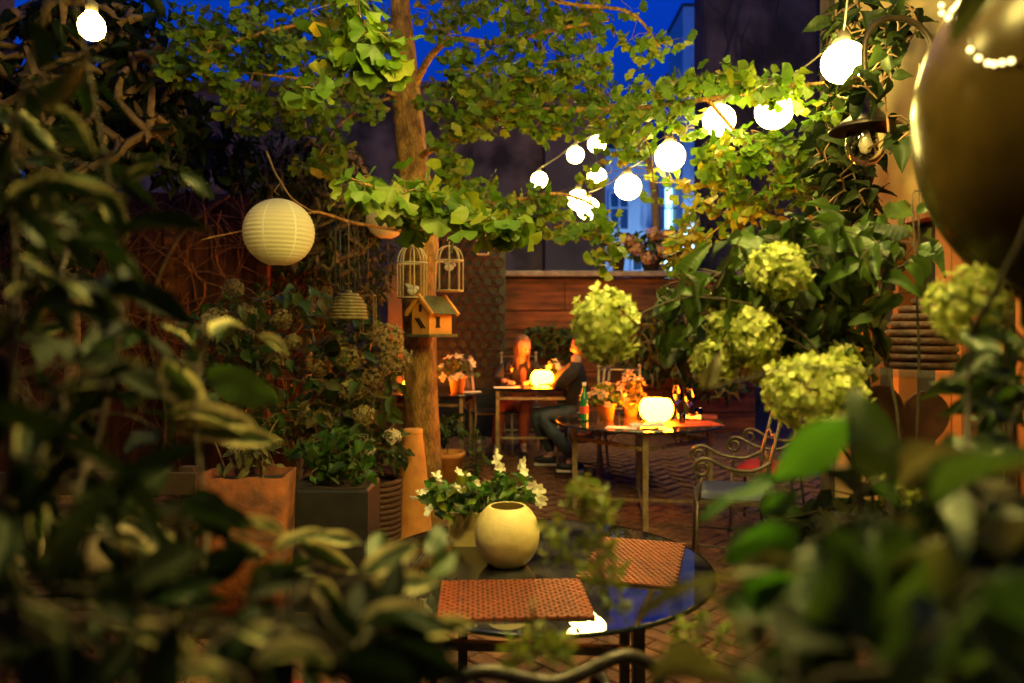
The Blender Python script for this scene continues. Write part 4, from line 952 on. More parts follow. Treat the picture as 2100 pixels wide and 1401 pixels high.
# ================================================================ PEOPLE
M_skin = mat('skin', (.56, .30, .19), (.50, .26, .16), .5, 12); M_hair = mat('blond_hair', (.24, .13, .05), (.12, .06, .022), .55, 60, .5, 90, stretch=(1, 1, .12))
M_jacket = mat('dark_jacket', (.009, .008, .009), (.015, .013, .014), .8, 18, .3); M_top = mat('orange_top', (.42, .13, .06), (.36, .10, .05), .8, 20, .2)
M_jeans = mat('blue_jeans', (.05, .065, .09), (.03, .04, .06), .85, 25, .3); M_trous = mat('red_trousers', (.36, .06, .03), (.28, .045, .025), .85, 20, .3); M_shoe = mat('dark_shoe', (.02, .02, .022), None, .5)
M_eye = mat('eye_dark', (.02, .015, .012), None, .2); M_lip = mat('lip', (.42, .10, .08), None, .4)
def skinned(name, chains, m, parent, sub=2, root=0):
    """chains: lists of (point, radius); chains that start at a used point join there. One continuous surface."""
    vs, es, rs, key = [], [], [], {}
    def vid(p, r):
        k = tuple(round(c, 4) for c in p)
        if k not in key: key[k] = len(vs); vs.append(tuple(p)); rs.append(r)
        return key[k]
    for ch in chains:
        ids = [vid(Vector(p), r) for p, r in ch]
        for a, b in zip(ids, ids[1:]):
            if a != b: es.append((a, b))
    me = bpy.data.meshes.new(name); me.from_pydata(vs, es, []); me.update()
    o = bpy.data.objects.new(name, me); COL.objects.link(o)
    sk = o.modifiers.new('skin', 'SKIN'); sk.use_smooth_shade = True; sk.branch_smoothing = .6
    o.data.skin_vertices[0].data[root].use_root = True
    for i, r in enumerate(rs): o.data.skin_vertices[0].data[i].radius = r if isinstance(r, tuple) else (r, r)
    sb = o.modifiers.new('sub', 'SUBSURF'); sb.levels = sub; sb.render_levels = sub
    dg = bpy.context.evaluated_depsgraph_get(); dg.update(); ev = o.evaluated_get(dg)
    nm = bpy.data.meshes.new_from_object(ev); bpy.data.objects.remove(o); bpy.data.meshes.remove(me)
    L = parent_loc(parent); nm.transform(Matrix.Translation(-L)); smooth(nm); nm.materials.clear(); nm.materials.append(m)
    return link(name, nm, parent)
def hand(base, fwd, up, side, s=1.0):
    """palm and five fingers as skin chains: base = wrist"""
    f = Vector(fwd).normalized(); sd = Vector(side).normalized(); u = Vector(up).normalized(); b = Vector(base); ch = []
    palm = b + f * .05 * s; ch.append([(b, .022 * s), (palm, (.034 * s, .017 * s))])
    for k, (off, L) in enumerate(((-.028, .072), (-.010, .082), (.009, .077), (.026, .060))):
        q = palm + sd * off * s + f * .03 * s; ch.append([(palm, (.034 * s, .017 * s)), (q, .0095 * s), (q + f * L * .5 * s + u * .004, .0085 * s), (q + f * L * .85 * s - u * .02 * s, .0075 * s)])
    th = b + f * .02 * s - sd * .03 * s; ch.append([(b, .022 * s), (th, .012 * s), (th + f * .03 * s - sd * .022 * s, .010 * s), (th + f * .055 * s - sd * .024 * s - u * .006, .008 * s)])
    return ch
def head_mesh(c, r, fdir, pitch):
    """ellipsoid skull shaped with brow, nose, cheeks and chin; looks along fdir tilted down by pitch"""
    yaw = math.atan2(-fdir[0], fdir[1]); M = Matrix.Rotation(yaw, 3, 'Z') @ Matrix.Rotation(-pitch, 3, 'X'); mb = MB(); n, m = 32, 24; vs = []
    mb.ball((0, 0, 0), (1, 1, 1), n, m); out = []
    for v in mb.v:
        x, y, z = v; fx = .76 * x; fy = .92 * y; fz = 1.12 * z
        if z < 0: k = 1 - .34 * (-z) ** 1.5; fx *= k; fy *= (1 - .12 * (-z)) if y > 0 else (1 - .45 * (-z))
        if y > 0:
            nose = math.exp(-(x / .13) ** 2) * math.exp(-((z + .12) / .20) ** 2); fy += .24 * nose
            for s in (-1, 1):
                fy -= .10 * math.exp(-(((x - s * .32) / .15) ** 2 + ((z - .06) / .11) ** 2)); fy += .04 * math.exp(-(((x - s * .45) / .2) ** 2 + ((z + .25) / .18) ** 2))
            fy += .05 * math.exp(-((z - .24) / .1) ** 2) * math.exp(-(x / .5) ** 2); fy += .05 * math.exp(-((z + .46) / .07) ** 2) * math.exp(-(x / .22) ** 2); fy += .07 * math.exp(-((z + .78) / .16) ** 2) * math.exp(-(x / .3) ** 2)
        out.append(Vector((fx, fy, fz)))
    mb.v = [tuple(Vector(c) + M @ (q * r)) for q in out]; return mb, M
def face(c, r, M, par):
    for s in (-1, 1):
        MB().ball(Vector(c) + M @ (Vector((s * .25, .80, .05)) * r), r * .10, 10, 8).build('eye', M_eye, par, True)
        MB().tube([Vector(c) + M @ (Vector((s * a, .86 + .02 * (1 - abs(a - .25) * 4), z)) * r) for a, z in ((.12, .22), (.25, .26), (.38, .22))], r * .03, 5).build('eyebrow', M_hair, par, True)
        MB().ball(Vector(c) + M @ (Vector((s * .74, -.02, .0)) * r), (r * .08, r * .16, r * .22), 10, 8).build('ear', M_skin, par, True)
    MB().tube([Vector(c) + M @ (Vector((x, .885 - x * x * .6, -.50 + .03 * abs(x))) * r) for x in (-.2, -.1, 0, .1, .2)], [r * .02, r * .045, r * .05, r * .045, r * .02], 6).build('mouth', M_lip, par, True)

V = Vector
# ---- woman behind the table, looking down to her left
wp = thing('person', V((.09, 8.1, G(8.1))), 'seated woman with blond hair in dark jacket lit by the candle bowl', 'person', 'diners')
hd = V((.115, 7.92, 1.325)); wf_ = V((.60, -.80, 0))
pel, che, nck = V((.08, 8.1, .76)), V((.08, 8.03, 1.04)), V((.095, 7.96, 1.19))
shr, shl = V((-.065, 7.92, 1.135)), V((.245, 8.04, 1.135)); elr, ell = V((-.17, 7.74, .985)), V((.31, 7.84, .985)); har, hal = V((-.055, 7.56, .985)), V((.19, 7.60, .975))
knr, knl = V((-.13, 7.66, .70)), V((.14, 7.66, .70)); anr, anl = V((-.16, 7.52, .29)), V((.12, 7.6, .29)); hir, hil = V((-.01, 8.06, .72)), V((.17, 8.1, .72))
b_ch = [[(pel, .085), (V((.08, 8.07, .9)), .075), (che, (.085, .065)), (nck, .048), (nck + V((.01, -.02, .07)), .048)],
        [(che, (.085, .065)), (shr, .032), (elr, .028), (har, .025)], [(che, (.085, .065)), (shl, .032), (ell, .028), (hal, .025)],
        [(pel, .085), (hir, .055), (knr, .042), (anr, .033), (anr + V((-.01, -.12, -.04)), .03)], [(pel, .085), (hil, .055), (knl, .042), (anl, .033), (anl + V((.01, -.12, -.04)), .03)]]
b_ch += hand(har, V((.35, -.7, -.05)), V((0, 0, 1)), V((.85, .4, 0))) + hand(hal, V((-.35, -.75, -.05)), V((0, 0, 1)), V((-.85, .35, 0)))
body = skinned('body', b_ch, M_skin, wp)
hm, HM = head_mesh(hd, .105, wf_, R(22)); hm.build('head', M_skin, wp, True); face(hd, .105, HM, wp)
skinned('jacket', [[(pel + V((0, 0, .02)), .132), (V((.08, 8.07, .9)), .122), (che, (.15, .115)), (nck + V((0, .02, -.02)), .062)], [(che, (.15, .115)), (shr, .066), (elr, .05), (har.lerp(elr, .22), .037)], [(che, (.15, .115)), (shl, .066), (ell, .05), (hal.lerp(ell, .22), .037)]], M_jacket, wp)
fr_ = V((.45, -.89, 0)); m = MB(); m.sheet(lambda u, v: che + V((.0, 0, -.10)) + fr_ * (.132 + .02 * math.sin(PI * v)) + V((.89, .45, 0)) * (u - .5) * (.07 + .11 * v) + V((0, 0, .24 * v)) - fr_ * (.35 * (u - .5) ** 2 + .10 * v * v), 8, 8); m.build('shirt', M_top, wp, True)
skinned('trousers', [[(pel, .128), (hir, .095), (knr, .068), (anr + V((0, 0, .03)), .055)], [(pel, .128), (hil, .095), (knl, .068), (anl + V((0, 0, .03)), .055)]], M_trous, wp)
for a in (anr, anl): MB().ball(a + V((0, -.08, -.055)), (.042, .115, .035), 14, 8).build('shoe', M_shoe, wp, True)
# hair: cap over the skull plus strands falling behind and to one side
hb = MB(); hb.ball((0, 0, 0), (1, 1, 1), 28, 18); keep = []
for v in hb.v:
    x, y, z = v; k = 1.08 + .03 * math.sin(14 * x + 5 * z); keep.append(tuple(hd + HM @ (V((.80 * x, .96 * y - .06, 1.14 * z + .05)) * .105 * k)))
fs = [f for f in hb.f if not (sum(hb.v[i][1] for i in f) / len(f) > .12 + .5 * max(0, sum(hb.v[i][2] for i in f) / len(f) - .35) and sum(hb.v[i][2] for i in f) / len(f) < .62) and sum(hb.v[i][2] for i in f) / len(f) > -.75]
hb.v = keep; hb.f = fs; hb.build('hair', M_hair, wp, True)
hs_ = MB(); rr = random.Random(2)
for k in range(80):
    a = rr.uniform(R(165), R(375)); q = V((math.cos(a) * .80, math.sin(a) * .9 - .1, rr.uniform(-.1, .45))); p0 = hd + HM @ (q * .105)
    if q.y > .2: continue
    p1 = p0 + V((q.x * .01, .01, -.10)); p2 = p1 + V((rr.uniform(-.012, .012), -.015 * (1 if q.x > 0 else .2), -.09)); hs_.tube([p0, p1, p2, p2 + V((0, -.005, -.05))], [.012, .013, .01, .003], 5, False)
hs_.build('hair_strand', M_hair, wp, True, 'stuff')
# ---- person in dark jacket, back to us
mp_ = thing('person', V((.64, 7.2, G(7.2))), 'person in dark jacket and jeans seated with back towards us', 'person', 'diners')
pel, che, nck = V((.66, 7.2, .73)), V((.60, 7.2, 1.04)), V((.64, 7.2, 1.21)); hd2 = V((.69, 7.2, 1.35))
shr, shl = V((.61, 7.36, 1.13)), V((.61, 7.04, 1.13)); elr, ell = V((.46, 7.46, .99)), V((.47, 7.03, .985)); har, hal = V((.34, 7.58, .975)), V((.40, 7.22, .975))
hir, hil = V((.60, 7.29, .69)), V((.60, 7.11, .69)); knr, knl = V((.22, 7.32, .66)), V((.27, 7.04, .67)); anr, anl = V((.40, 7.3, .26)), V((.60, 6.96, .26))
b_ch = [[(pel, .09), (V((.61, 7.2, .9)), .085), (che, (.095, .075)), (nck, .055), (nck + V((-.01, 0, .07)), .054)], [(che, (.095, .075)), (shr, .036), (elr, .03), (har, .028)], [(che, (.095, .075)), (shl, .036), (ell, .03), (hal, .028)],
        [(pel, .09), (hir, .06), (knr, .045), (anr, .035), (anr + V((-.1, 0, -.035)), .032)], [(pel, .09), (hil, .06), (knl, .045), (anl, .035), (anl + V((-.10, 0, -.035)), .032)]]
b_ch += hand(har, V((-.8, -.3, -.05)), V((0, 0, 1)), V((.3, -.8, 0)), 1.05) + hand(hal, V((-.75, .4, -.05)), V((0, 0, 1)), V((-.4, -.75, 0)), 1.05)
skinned('body', b_ch, M_skin, mp_)
hm, HM2 = head_mesh(hd2, .11, V((-.95, .3, 0)), R(12)); hm.build('head', M_skin, mp_, True); face(hd2, .11, HM2, mp_)
hb = MB(); hb.ball((0, 0, 0), (1, 1, 1), 24, 16); fs = [f for f in hb.f if not (sum(hb.v[i][1] for i in f) / len(f) > .1 and sum(hb.v[i][2] for i in f) / len(f) < .55) and sum(hb.v[i][2] for i in f) / len(f) > -.55]
hb.v = [tuple(hd2 + HM2 @ (V((.82 * x, .97 * y - .05, 1.14 * z + .04)) * .117)) for x, y, z in hb.v]; hb.f = fs; hb.build('hair', mat('brown_hair', (.08, .045, .025), (.05, .028, .016), .6, 60, .5), mp_, True)
skinned('jacket', [[(pel + V((0, 0, .0)), .16), (V((.62, 7.2, .9)), .165), (che, (.19, .16)), (nck + V((0, 0, -.01)), .075)], [(che, (.19, .16)), (shr, .092), (elr, .068), (har.lerp(elr, .2), .042)], [(che, (.19, .16)), (shl, .092), (ell, .068), (hal.lerp(ell, .2), .042)]], M_jacket, mp_)
skinned('trousers', [[(pel, .137), (hir, .1), (knr, .072), (anr + V((0, 0, .03)), .06)], [(pel, .137), (hil, .1), (knl, .072), (anl + V((0, 0, .03)), .06)]], M_jeans, mp_)
for a in (anr, anl):
    sh = MB().ball(a + V((-.05, 0, -.045)), (.135, .045, .042), 16, 8).build('shoe', M_shoe, mp_, True); MB().box(a + V((-.05, 0, -.088)), (.13, .044, .012), None, .008).build('sole', M_white, sh)
# grey bag on the chair
gbm = MB(); gbm.ball((0, 0, 0), (1, 1, 1), 22, 14); gbm.v = [tuple(V((.66, 6.86, .60)) + V((x * .125 * (1.1 - .25 * z), y * .07, z * .15)) * (1 + .1 * mnoise.noise(V(v) * 2.2 + V((3, 1, 2))))) for v in gbm.v for x, y, z in [v]]
gb = thing('shoulder_bag', V((.66, 6.86, .45)), 'soft grey bag with red strap hanging on the diner chair', 'bag'); gbm.build('body', mat('grey_cloth', (.26, .26, .27), (.18, .18, .19), .85, 14, .4), gb, True)
MB().tube(spline([(.56, 6.81, .62), (.6, 6.78, .55), (.7, 6.78, .54), (.77, 6.81, .6)]), .014, 6).build('red_strap', M_red, gb, True); MB().tube(spline([(.6, 6.86, .72), (.64, 6.9, .9), (.70, 6.96, 1.02), (.68, 6.9, .9), (.72, 6.86, .72)]), .008, 6).build('handle', M_jacket, gb, True)

# ================================================================ PLANTS
def grow(tw, nodes, p, r=.0022, sagz=.02):
    q = min(nodes, key=lambda n: (n - p).length_squared); L = (p - q).length
    if L > .004: tw.tube([q, (p + q) / 2 + V((0, 0, sagz * L * 3)) + rv() * L * .08, p], [r * 1.3, r * 1.1, r * .7], 4, False)
    nodes.append(p)
# ---- ginkgo
gk = thing('ginkgo_tree', Vector(((870 - HX) / F * 5.5, 5.5, 0)), 'ginkgo tree with pale brown trunk carrying cages and birdhouse', 'tree')
tr = spline([P(872, 1091, 5.5), P(868, 960, 5.5), P(862, 760, 5.5), P(858, 600, 5.5), P(862, 480, 5.5), P(845, 330, 5.5), P(833, 200, 5.5), P(826, 90, 5.5), P(820, 0, 5.5), P(812, -180, 5.5), P(800, -400, 5.5)], 6)
wd = {0: 84, 1: 72, 2: 67, 3: 66, 4: 72, 5: 64, 6: 60, 7: 48, 8: 38, 9: 30, 10: 20}
rad = []
for i in range(len(tr)): k = i / 6; a = int(k); b = min(a + 1, 10); rad.append((wd[a] + (wd[b] - wd[a]) * (k - a)) / 2 * 5.5 / F)
m = MB(); n = 28; m.tube(tr, rad, n)
for i, v in enumerate(m.v):
    v = V(v); c = tr[min(i // n, len(tr) - 1)]; d = v - c; a = math.atan2(d.y, d.x); k = 1 + .035 * math.sin(7 * a + 1.5 * math.sin(v.z * 2)) + .06 * mnoise.noise(V((math.cos(a) * 2, math.sin(a) * 2, v.z * 1.3))) + .02 * mnoise.noise(V((a * 6, v.z * 8, 0)))
    m.v[i] = tuple(c + d * k)
m.build('trunk', M_bark, gk, True)
BR = {'arch': ([(848, 180, 5.5), (868, 140, 5.4), (890, 108, 5.3), (932, 80, 5.2), (1030, 88, 5.05), (1130, 62, 4.9), (1250, 40, 4.8)], 17),
      'mid': ([(850, 330, 5.5), (960, 262, 5.0), (1100, 228, 4.7), (1280, 225, 4.5), (1450, 203, 4.2), (1600, 180, 3.9), (1690, 170, 3.7)], 14),
      'low': ([(868, 450, 5.5), (950, 425, 4.7), (1060, 410, 4.4), (1150, 398, 4.45), (1225, 430, 4.5), (1245, 500, 4.5)], 9),
      'near': ([(862, 470, 5.45), (884, 430, 4.5), (872, 392, 3.5), (800, 392, 3.0), (722, 368, 2.8)], 8),
      'near2': ([(876, 400, 3.6), (930, 425, 3.25), (1000, 452, 3.1), (1070, 455, 3.15)], 5),
      'topl': ([(824, 60, 5.5), (700, 40, 5.0), (560, 62, 4.6), (420, 108, 4.3)], 11),
      'midl': ([(832, 205, 5.5), (760, 176, 5.2), (650, 165, 4.8), (520, 150, 4.5)], 10),
      'lowl': ([(815, 196, 5.5), (745, 222, 5.3), (690, 262, 5.1), (650, 330, 5.0)], 7),
      'hang': ([(812, -230, 5.5), (760, -330, 4.2), (690, -160, 3.2), (727, 0, 3.0), (752, 75, 2.95), (792, 165, 2.95)], 7),
      'topr': ([(822, -40, 5.5), (1000, -45, 5.0), (1150, 5, 4.8), (1290, 25, 4.7), (1350, 95, 4.6)], 11),
      'right': ([(1450, 203, 4.2), (1530, 300, 4.4), (1580, 390, 4.5), (1470, 470, 4.6), (1400, 540, 4.6)], 6),
      'drop': ([(960, 262, 5.0), (925, 310, 5.0), (945, 370, 5.0), (985, 400, 4.95)], 4),
      'gap': ([(1280, 225, 4.5), (1330, 300, 4.6), (1340, 375, 4.7)], 5),
      'lant': ([(850, 478, 5.45), (770, 464, 4.9), (720, 456, 4.65), (640, 435, 4.3), (575, 468, 4.28), (500, 474, 4.22), (412, 492, 4.1)], 7)}
BP = {}
for k, (pp_, w0) in BR.items():
    pts = spline([P(*q) for q in pp_], 5); BP[k] = pts; nn_ = len(pts)
    MB().tube(pts, [w0 * 5.2 / F * .5 * (1 - .72 * i / (nn_ - 1)) + .0015 for i in range(nn_)], 8).build('branch', M_bark, gk, True)
# forked twig and string of the paper lantern
fk = [P(547, 312, 4.02), P(562, 350, 4.0), P(575, 372, 4.0), P(600, 408, 4.02), P(640, 434, 4.3)]; MB().tube(spline(fk, 4), [.006] * 8 + [.005] * 9, 6).build('branch', M_twig, gk, True)
MB().tube([P(575, 374, 4.0), P(562, 392, 4.0), pl + V((0, 0, rl_ * 1.08))], .003, 5).build('branch', M_twig, gk, True)
CL = [('topl', 470, 75, 140, 80, 4.2, 5.2), ('topl', 600, 40, 140, 50, 4.4, 5.4), ('midl', 610, 150, 140, 80, 4.4, 5.4), ('midl', 700, 215, 90, 50, 4.6, 5.4), ('midl', 560, 235, 80, 40, 4.4, 5.2), ('topl', 730, 60, 80, 60, 4.8, 5.6), ('topl', 400, 110, 70, 60, 4.2, 4.8), ('midl', 470, 190, 60, 50, 4.3, 4.8),
      ('lowl', 660, 300, 60, 60, 4.9, 5.5), ('topr', 900, 40, 60, 50, 4.8, 5.6), ('topr', 990, 10, 90, 30, 4.6, 5.4), ('topr', 1180, 12, 130, 42, 4.6, 5.4), ('topr', 1050, 45, 60, 20, 4.8, 5.2), ('arch', 960, 140, 70, 40, 4.8, 5.4), ('arch', 1080, 100, 90, 40, 4.7, 5.3), ('arch', 1170, 60, 80, 40, 4.7, 5.2), ('topr', 1340, 90, 55, 32, 4.5, 4.8),
      ('mid', 930, 200, 80, 60, 4.6, 5.3), ('mid', 1030, 180, 100, 60, 4.5, 5.2), ('mid', 1020, 235, 110, 38, 4.5, 5.0), ('mid', 1150, 180, 110, 60, 4.4, 5.0), ('mid', 1120, 255, 50, 32, 4.5, 4.8), ('mid', 1240, 230, 90, 55, 4.3, 4.9), ('mid', 1190, 130, 70, 40, 4.5, 5), ('mid', 1340, 215, 80, 50, 4.1, 4.7), ('mid', 1430, 185, 80, 32, 4.0, 4.5), ('mid', 1540, 170, 80, 32, 3.8, 4.3), ('mid', 1620, 175, 65, 38, 3.6, 4.1), ('mid', 1700, 215, 50, 30, 3.5, 3.9),
      ('drop', 930, 300, 34, 48, 4.8, 5.1), ('drop', 940, 355, 36, 26, 4.8, 5.1), ('drop', 990, 388, 40, 22, 4.8, 5.1), ('low', 1060, 410, 80, 26, 4.2, 4.8), ('low', 1010, 440, 80, 28, 4.1, 4.7), ('low', 1150, 440, 70, 38, 4.3, 4.7), ('low', 1130, 395, 45, 16, 4.4, 4.7), ('low', 1238, 480, 30, 45, 4.3, 4.6), ('low', 1245, 530, 22, 20, 4.4, 4.5),
      ('gap', 1285, 290, 40, 48, 4.5, 4.8), ('gap', 1345, 370, 52, 34, 4.6, 4.9), ('gap', 1240, 350, 40, 40, 4.6, 4.9), ('gap', 1400, 270, 45, 45, 4.4, 4.8), ('right', 1500, 310, 70, 50, 4.2, 4.7), ('right', 1580, 300, 70, 50, 4.2, 4.7), ('right', 1640, 350, 50, 70, 4.3, 4.7), ('right', 1560, 380, 70, 40, 4.3, 4.7)]
CY = [('right', 1470, 400, 70, 42, 4.5, 4.8), ('right', 1420, 480, 45, 34, 4.5, 4.7), ('right', 1385, 535, 36, 18, 4.5, 4.7), ('right', 1545, 440, 60, 32, 4.4, 4.7), ('right', 1480, 340, 40, 34, 4.4, 4.7), ('gap', 1365, 290, 26, 18, 4.6, 4.75)]
CN = [('near', 760, 385, 48, 22, 2.7, 3.0, 7), ('near', 830, 400, 62, 32, 2.85, 3.3, 13), ('near2', 910, 425, 60, 28, 3.05, 3.4, 12), ('near2', 985, 452, 60, 26, 3.0, 3.3, 11), ('near2', 1055, 460, 40, 18, 3.05, 3.25, 5), ('near', 870, 455, 50, 22, 3.0, 3.3, 6), ('near', 872, 375, 40, 14, 3.1, 3.5, 4),
      ('hang', 735, 30, 30, 44, 2.85, 3.1, 7), ('hang', 770, 90, 42, 40, 2.85, 3.05, 10), ('hang', 800, 130, 26, 26, 2.9, 3.0, 5), ('hang', 700, 110, 30, 40, 2.95, 3.2, 5), ('hang', 640, 185, 36, 18, 2.9, 3.2, 5), ('hang', 650, 45, 34, 28, 3.0, 3.3, 5)]
tw = MB(); lv = Leaves(GINK, 'leaf')
BL = [(q[0], q[1], q[2], q[3]) for q in G1 + G2] + [(188, 56, 3.0, 26), (572, 477, 4.0, 71)]
COVER = {1587: (0, -1), 1206: (0, 1.2), 1186: (0, -.6), 1224: (.6, .2)}
def hides(p):
    px = HX + F * p.x / p.y; py = HY - F * (p.z - CAMZ) / p.y + 14
    for bx_, by_, bd_2, br in BL:
        if bx_ in (1206, 1186, 1224) and rnd.random() < .45: continue
        if p.y < bd_2 and math.hypot(px - bx_, py - by_) < br + 20:
            if bx_ in COVER and ((px - bx_) * COVER[bx_][0] + (py - by_) * COVER[bx_][1]) > br * .55: continue
            return True
    return False
def tuft(p, n, s, yel):
    if hides(p): return
    for k in range(n):
        d = (rv() * .85 + V((0, -.12, -.55))).normalized(); L = s * rnd.uniform(.75, 1.15); up = (rv() * .7 + V((0, -.55, .55))).normalized()
        lv.add(p, p + d * L, up, L * rnd.uniform(.85, 1.05), None, 1 if (rnd.random() < yel) else 0)
for lst, yel in ((CL, .02), (CY, .6)):
    for (bn_, px, py, rx, ry, d0, d1) in lst:
        nodes = list(BP[bn_]); nt_ = int(PI * rx * ry / 640 * (1.0 if yel < .5 else 1.1)) + 3
        for k in range(nt_):
            while True:
                u, v = rnd.uniform(-1, 1), rnd.uniform(-1, 1)
                if u * u + v * v < 1: break
            p = P(px + u * rx, py + v * ry - 6, rnd.uniform(d0, d1)); grow(tw, nodes, p); tuft(p, rnd.randint(4, 6), .104, yel)
for (bn_, px, py, rx, ry, d0, d1, nt_) in CN:
    nodes = list(BP[bn_])
    for k in range(nt_):
        a, q = rnd.uniform(0, 6.28), math.sqrt(rnd.random()); p = P(px + math.cos(a) * q * rx, py + math.sin(a) * q * ry - 8, rnd.uniform(d0, d1)); grow(tw, nodes, p, .002); tuft(p, rnd.randint(3, 5), .122, 0.02)
tw.build('twig', M_twig, gk, True, 'stuff'); lv.build(gk, [L_ginkgo, L_gink_yel], 300, 'crown')

# ---- generic shrub
def shrub(name, base, label, cat, tpls, mats, blobs, lsize, stems, aspect=.5, single=300, heads=None, hm_=None, stem_m=None, grp=None, upb=V((0, -.5, .8)), downb=.35, jj='foliage', sr=.006, outb=.0):
    t = thing(name, base, label, cat, grp); sm_ = stem_m or M_stem; nodes_all = []
    for st in stems:
        pts = spline(st, 5); n_ = len(pts); MB().tube(pts, [sr * (1 - .6 * i / (n_ - 1)) for i in range(n_)], 6).build('stem', sm_, t, True); nodes_all += pts
    twg = MB(); L_ = Leaves(tpls, 'leaf'); nodes = list(nodes_all)
    for (px, py, rx, ry, d0, d1, n_) in blobs:
        for k in range(n_):
            a, q = rnd.uniform(0, 6.28), math.sqrt(rnd.random()); p = P(px + math.cos(a) * q * rx, py + math.sin(a) * q * ry, rnd.uniform(d0, d1))
            if len(nodes) < 900: grow(twg, nodes, p, sr * .35)
            d = (rv() + V((0, 0, -downb))).normalized(); s = lsize * rnd.uniform(.65, 1.2); L_.add(p, p + d * s, (rv() * .7 + upb).normalized(), s * aspect * rnd.uniform(.85, 1.15), None, rnd.randrange(len(mats)))
    if twg.v: twg.build('twig', sm_, t, True, 'stuff')
    L_.build(t, mats, single, jj)
    for h in heads or []:
        c, rx, rz, n_, fs_ = h; o = flower_head(MB(), c, rx, rz, n_, fs_).build('flower_head', hm_, t, True, 'stuff')
        q = min(nodes_all, key=lambda n2: (n2 - c).length_squared); MB().tube(spline([q, (q + c) / 2 + V((0, 0, .04)), c], 4), sr * .5, 5).build('stem', sm_, t, True)
    return t

# left hydrangea bush with dried heads
hp = [(655, 748, 24), (676, 790, 26), (622, 850, 22), (660, 862, 22), (796, 692, 30), (812, 738, 30), (735, 640, 22), (718, 735, 26), (690, 700, 18), (445, 655, 24), (468, 690, 22), (578, 655, 20), (505, 640, 18), (720, 800, 24), (765, 780, 26), (545, 815, 18), (600, 700, 16), (560, 740, 18), (480, 590, 18), (745, 850, 20)]
hh = []
for px, py, w in hp:
    d = rnd.uniform(4.5, 5.1); hh.append((P(px, py, d), w * d / F, w * .92 * d / F, 110, .016))
shrub('hydrangea_bush', V((-1.3, 4.75, .0)), 'large hydrangea bush with faded tan flower heads left of the trunk', 'bush', OVATE, [L_hyd, L_hyd, L_dry],
      [(600, 740, 190, 150, 4.5, 5.5, 330), (740, 760, 90, 130, 4.7, 5.3, 170), (480, 700, 110, 100, 4.6, 5.6, 160), (640, 880, 130, 50, 4.5, 5.2, 120), (780, 880, 50, 60, 4.8, 5.2, 50)], .125,
      [[V((-1.3, 4.75, .0)), P(690, 900, 4.8), P(700, 760, 4.9), P(720, 620, 4.9)], [V((-1.3, 4.75, 0)), P(600, 900, 4.8), P(580, 750, 4.9), P(540, 620, 5.0)], [V((-1.3, 4.75, 0)), P(740, 950, 4.7), P(760, 850, 4.8), P(800, 700, 4.9)], [V((-1.3, 4.75, 0)), P(540, 900, 4.8), P(470, 760, 5.0), P(440, 640, 5.1)], [P(735, 935, 4.65), P(760, 850, 4.62), P(772, 800, 4.62)]],
      .62, 300, hh, M_floret_dry, M_twig)
# low green plants standing in the planters
shrub('ivy_plant', V((bxc.x, bxc.y, .66)), 'fresh green leafy plant growing in the charcoal planter', 'plant', OVATE, [L_bright, L_hyd], [(690, 925, 80, 45, 3.9, 4.3, 120), (700, 970, 70, 22, 3.9, 4.1, 40)], .085, [[V((bxc.x, bxc.y, .66)), P(690, 940, 4.1), P(680, 890, 4.1)], [V((bxc.x + .1, bxc.y, .66)), P(740, 940, 4.1), P(750, 900, 4.1)]], .75, 160)
shrub('dry_plant', V((tp.x, 3.75, .74)), 'sparse dry stems with brown leaves in the terracotta trough', 'plant', OVATE, [L_dry], [(510, 930, 70, 40, 3.6, 3.9, 45)], .09, [[V((tp.x, 3.75, .72)), P(500, 900, 3.75), P(480, 840, 3.8)], [V((tp.x + .08, 3.75, .72)), P(550, 900, 3.75), P(570, 860, 3.8)], [V((tp.x - .08, 3.75, .72)), P(450, 930, 3.75), P(430, 880, 3.8)]], .5, 60, stem_m=M_twig)
shrub('basket_plant', V((bkc.x, bkc.y, .48)), 'trailing plant with small white blooms in the wicker basket', 'plant', OVATE, [L_hyd, L_dark], [(795, 930, 40, 40, 4.7, 5.0, 60)], .08, [[V((bkc.x, bkc.y, .48)), P(795, 930, 4.9), P(790, 890, 4.9)]], .7, 80, [(P(805, 895, 4.8), .05, .045, 40, .018), (P(760, 925, 4.75), .03, .03, 24, .016)], M_petal)
# dark feathery conifer behind the lantern
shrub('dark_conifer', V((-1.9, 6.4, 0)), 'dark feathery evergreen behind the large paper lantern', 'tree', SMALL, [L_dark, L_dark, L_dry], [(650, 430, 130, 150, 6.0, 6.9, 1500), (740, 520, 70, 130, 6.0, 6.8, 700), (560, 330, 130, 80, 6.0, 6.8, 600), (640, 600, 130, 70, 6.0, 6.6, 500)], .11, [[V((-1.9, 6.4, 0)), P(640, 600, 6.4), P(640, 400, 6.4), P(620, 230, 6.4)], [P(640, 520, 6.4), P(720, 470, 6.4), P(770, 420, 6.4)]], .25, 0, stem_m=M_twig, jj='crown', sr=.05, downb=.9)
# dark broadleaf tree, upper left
shrub('dark_tree', V((-3.2, 5.2, 0)), 'dark broadleaf tree filling the upper left behind the pear bulb', 'tree', OVATE, [L_dark, L_shade], [(150, 180, 230, 190, 4.6, 6.0, 900), (60, 420, 180, 180, 4.6, 6.0, 450), (330, 260, 110, 100, 4.8, 6.0, 300), (230, 20, 120, 60, 4.6, 6, 130), (420, 330, 110, 60, 5.6, 6.4, 200)], .15, [[V((-3.2, 5.2, 0)), P(150, 700, 5.2), P(140, 400, 5.2), P(180, 100, 5.2)], [P(145, 450, 5.2), P(280, 330, 5.2), P(380, 280, 5.4)], [P(145, 400, 5.2), P(40, 250, 5.2), P(0, 120, 5.2)]], .55, 60, stem_m=M_twig, jj='crown', sr=.07)
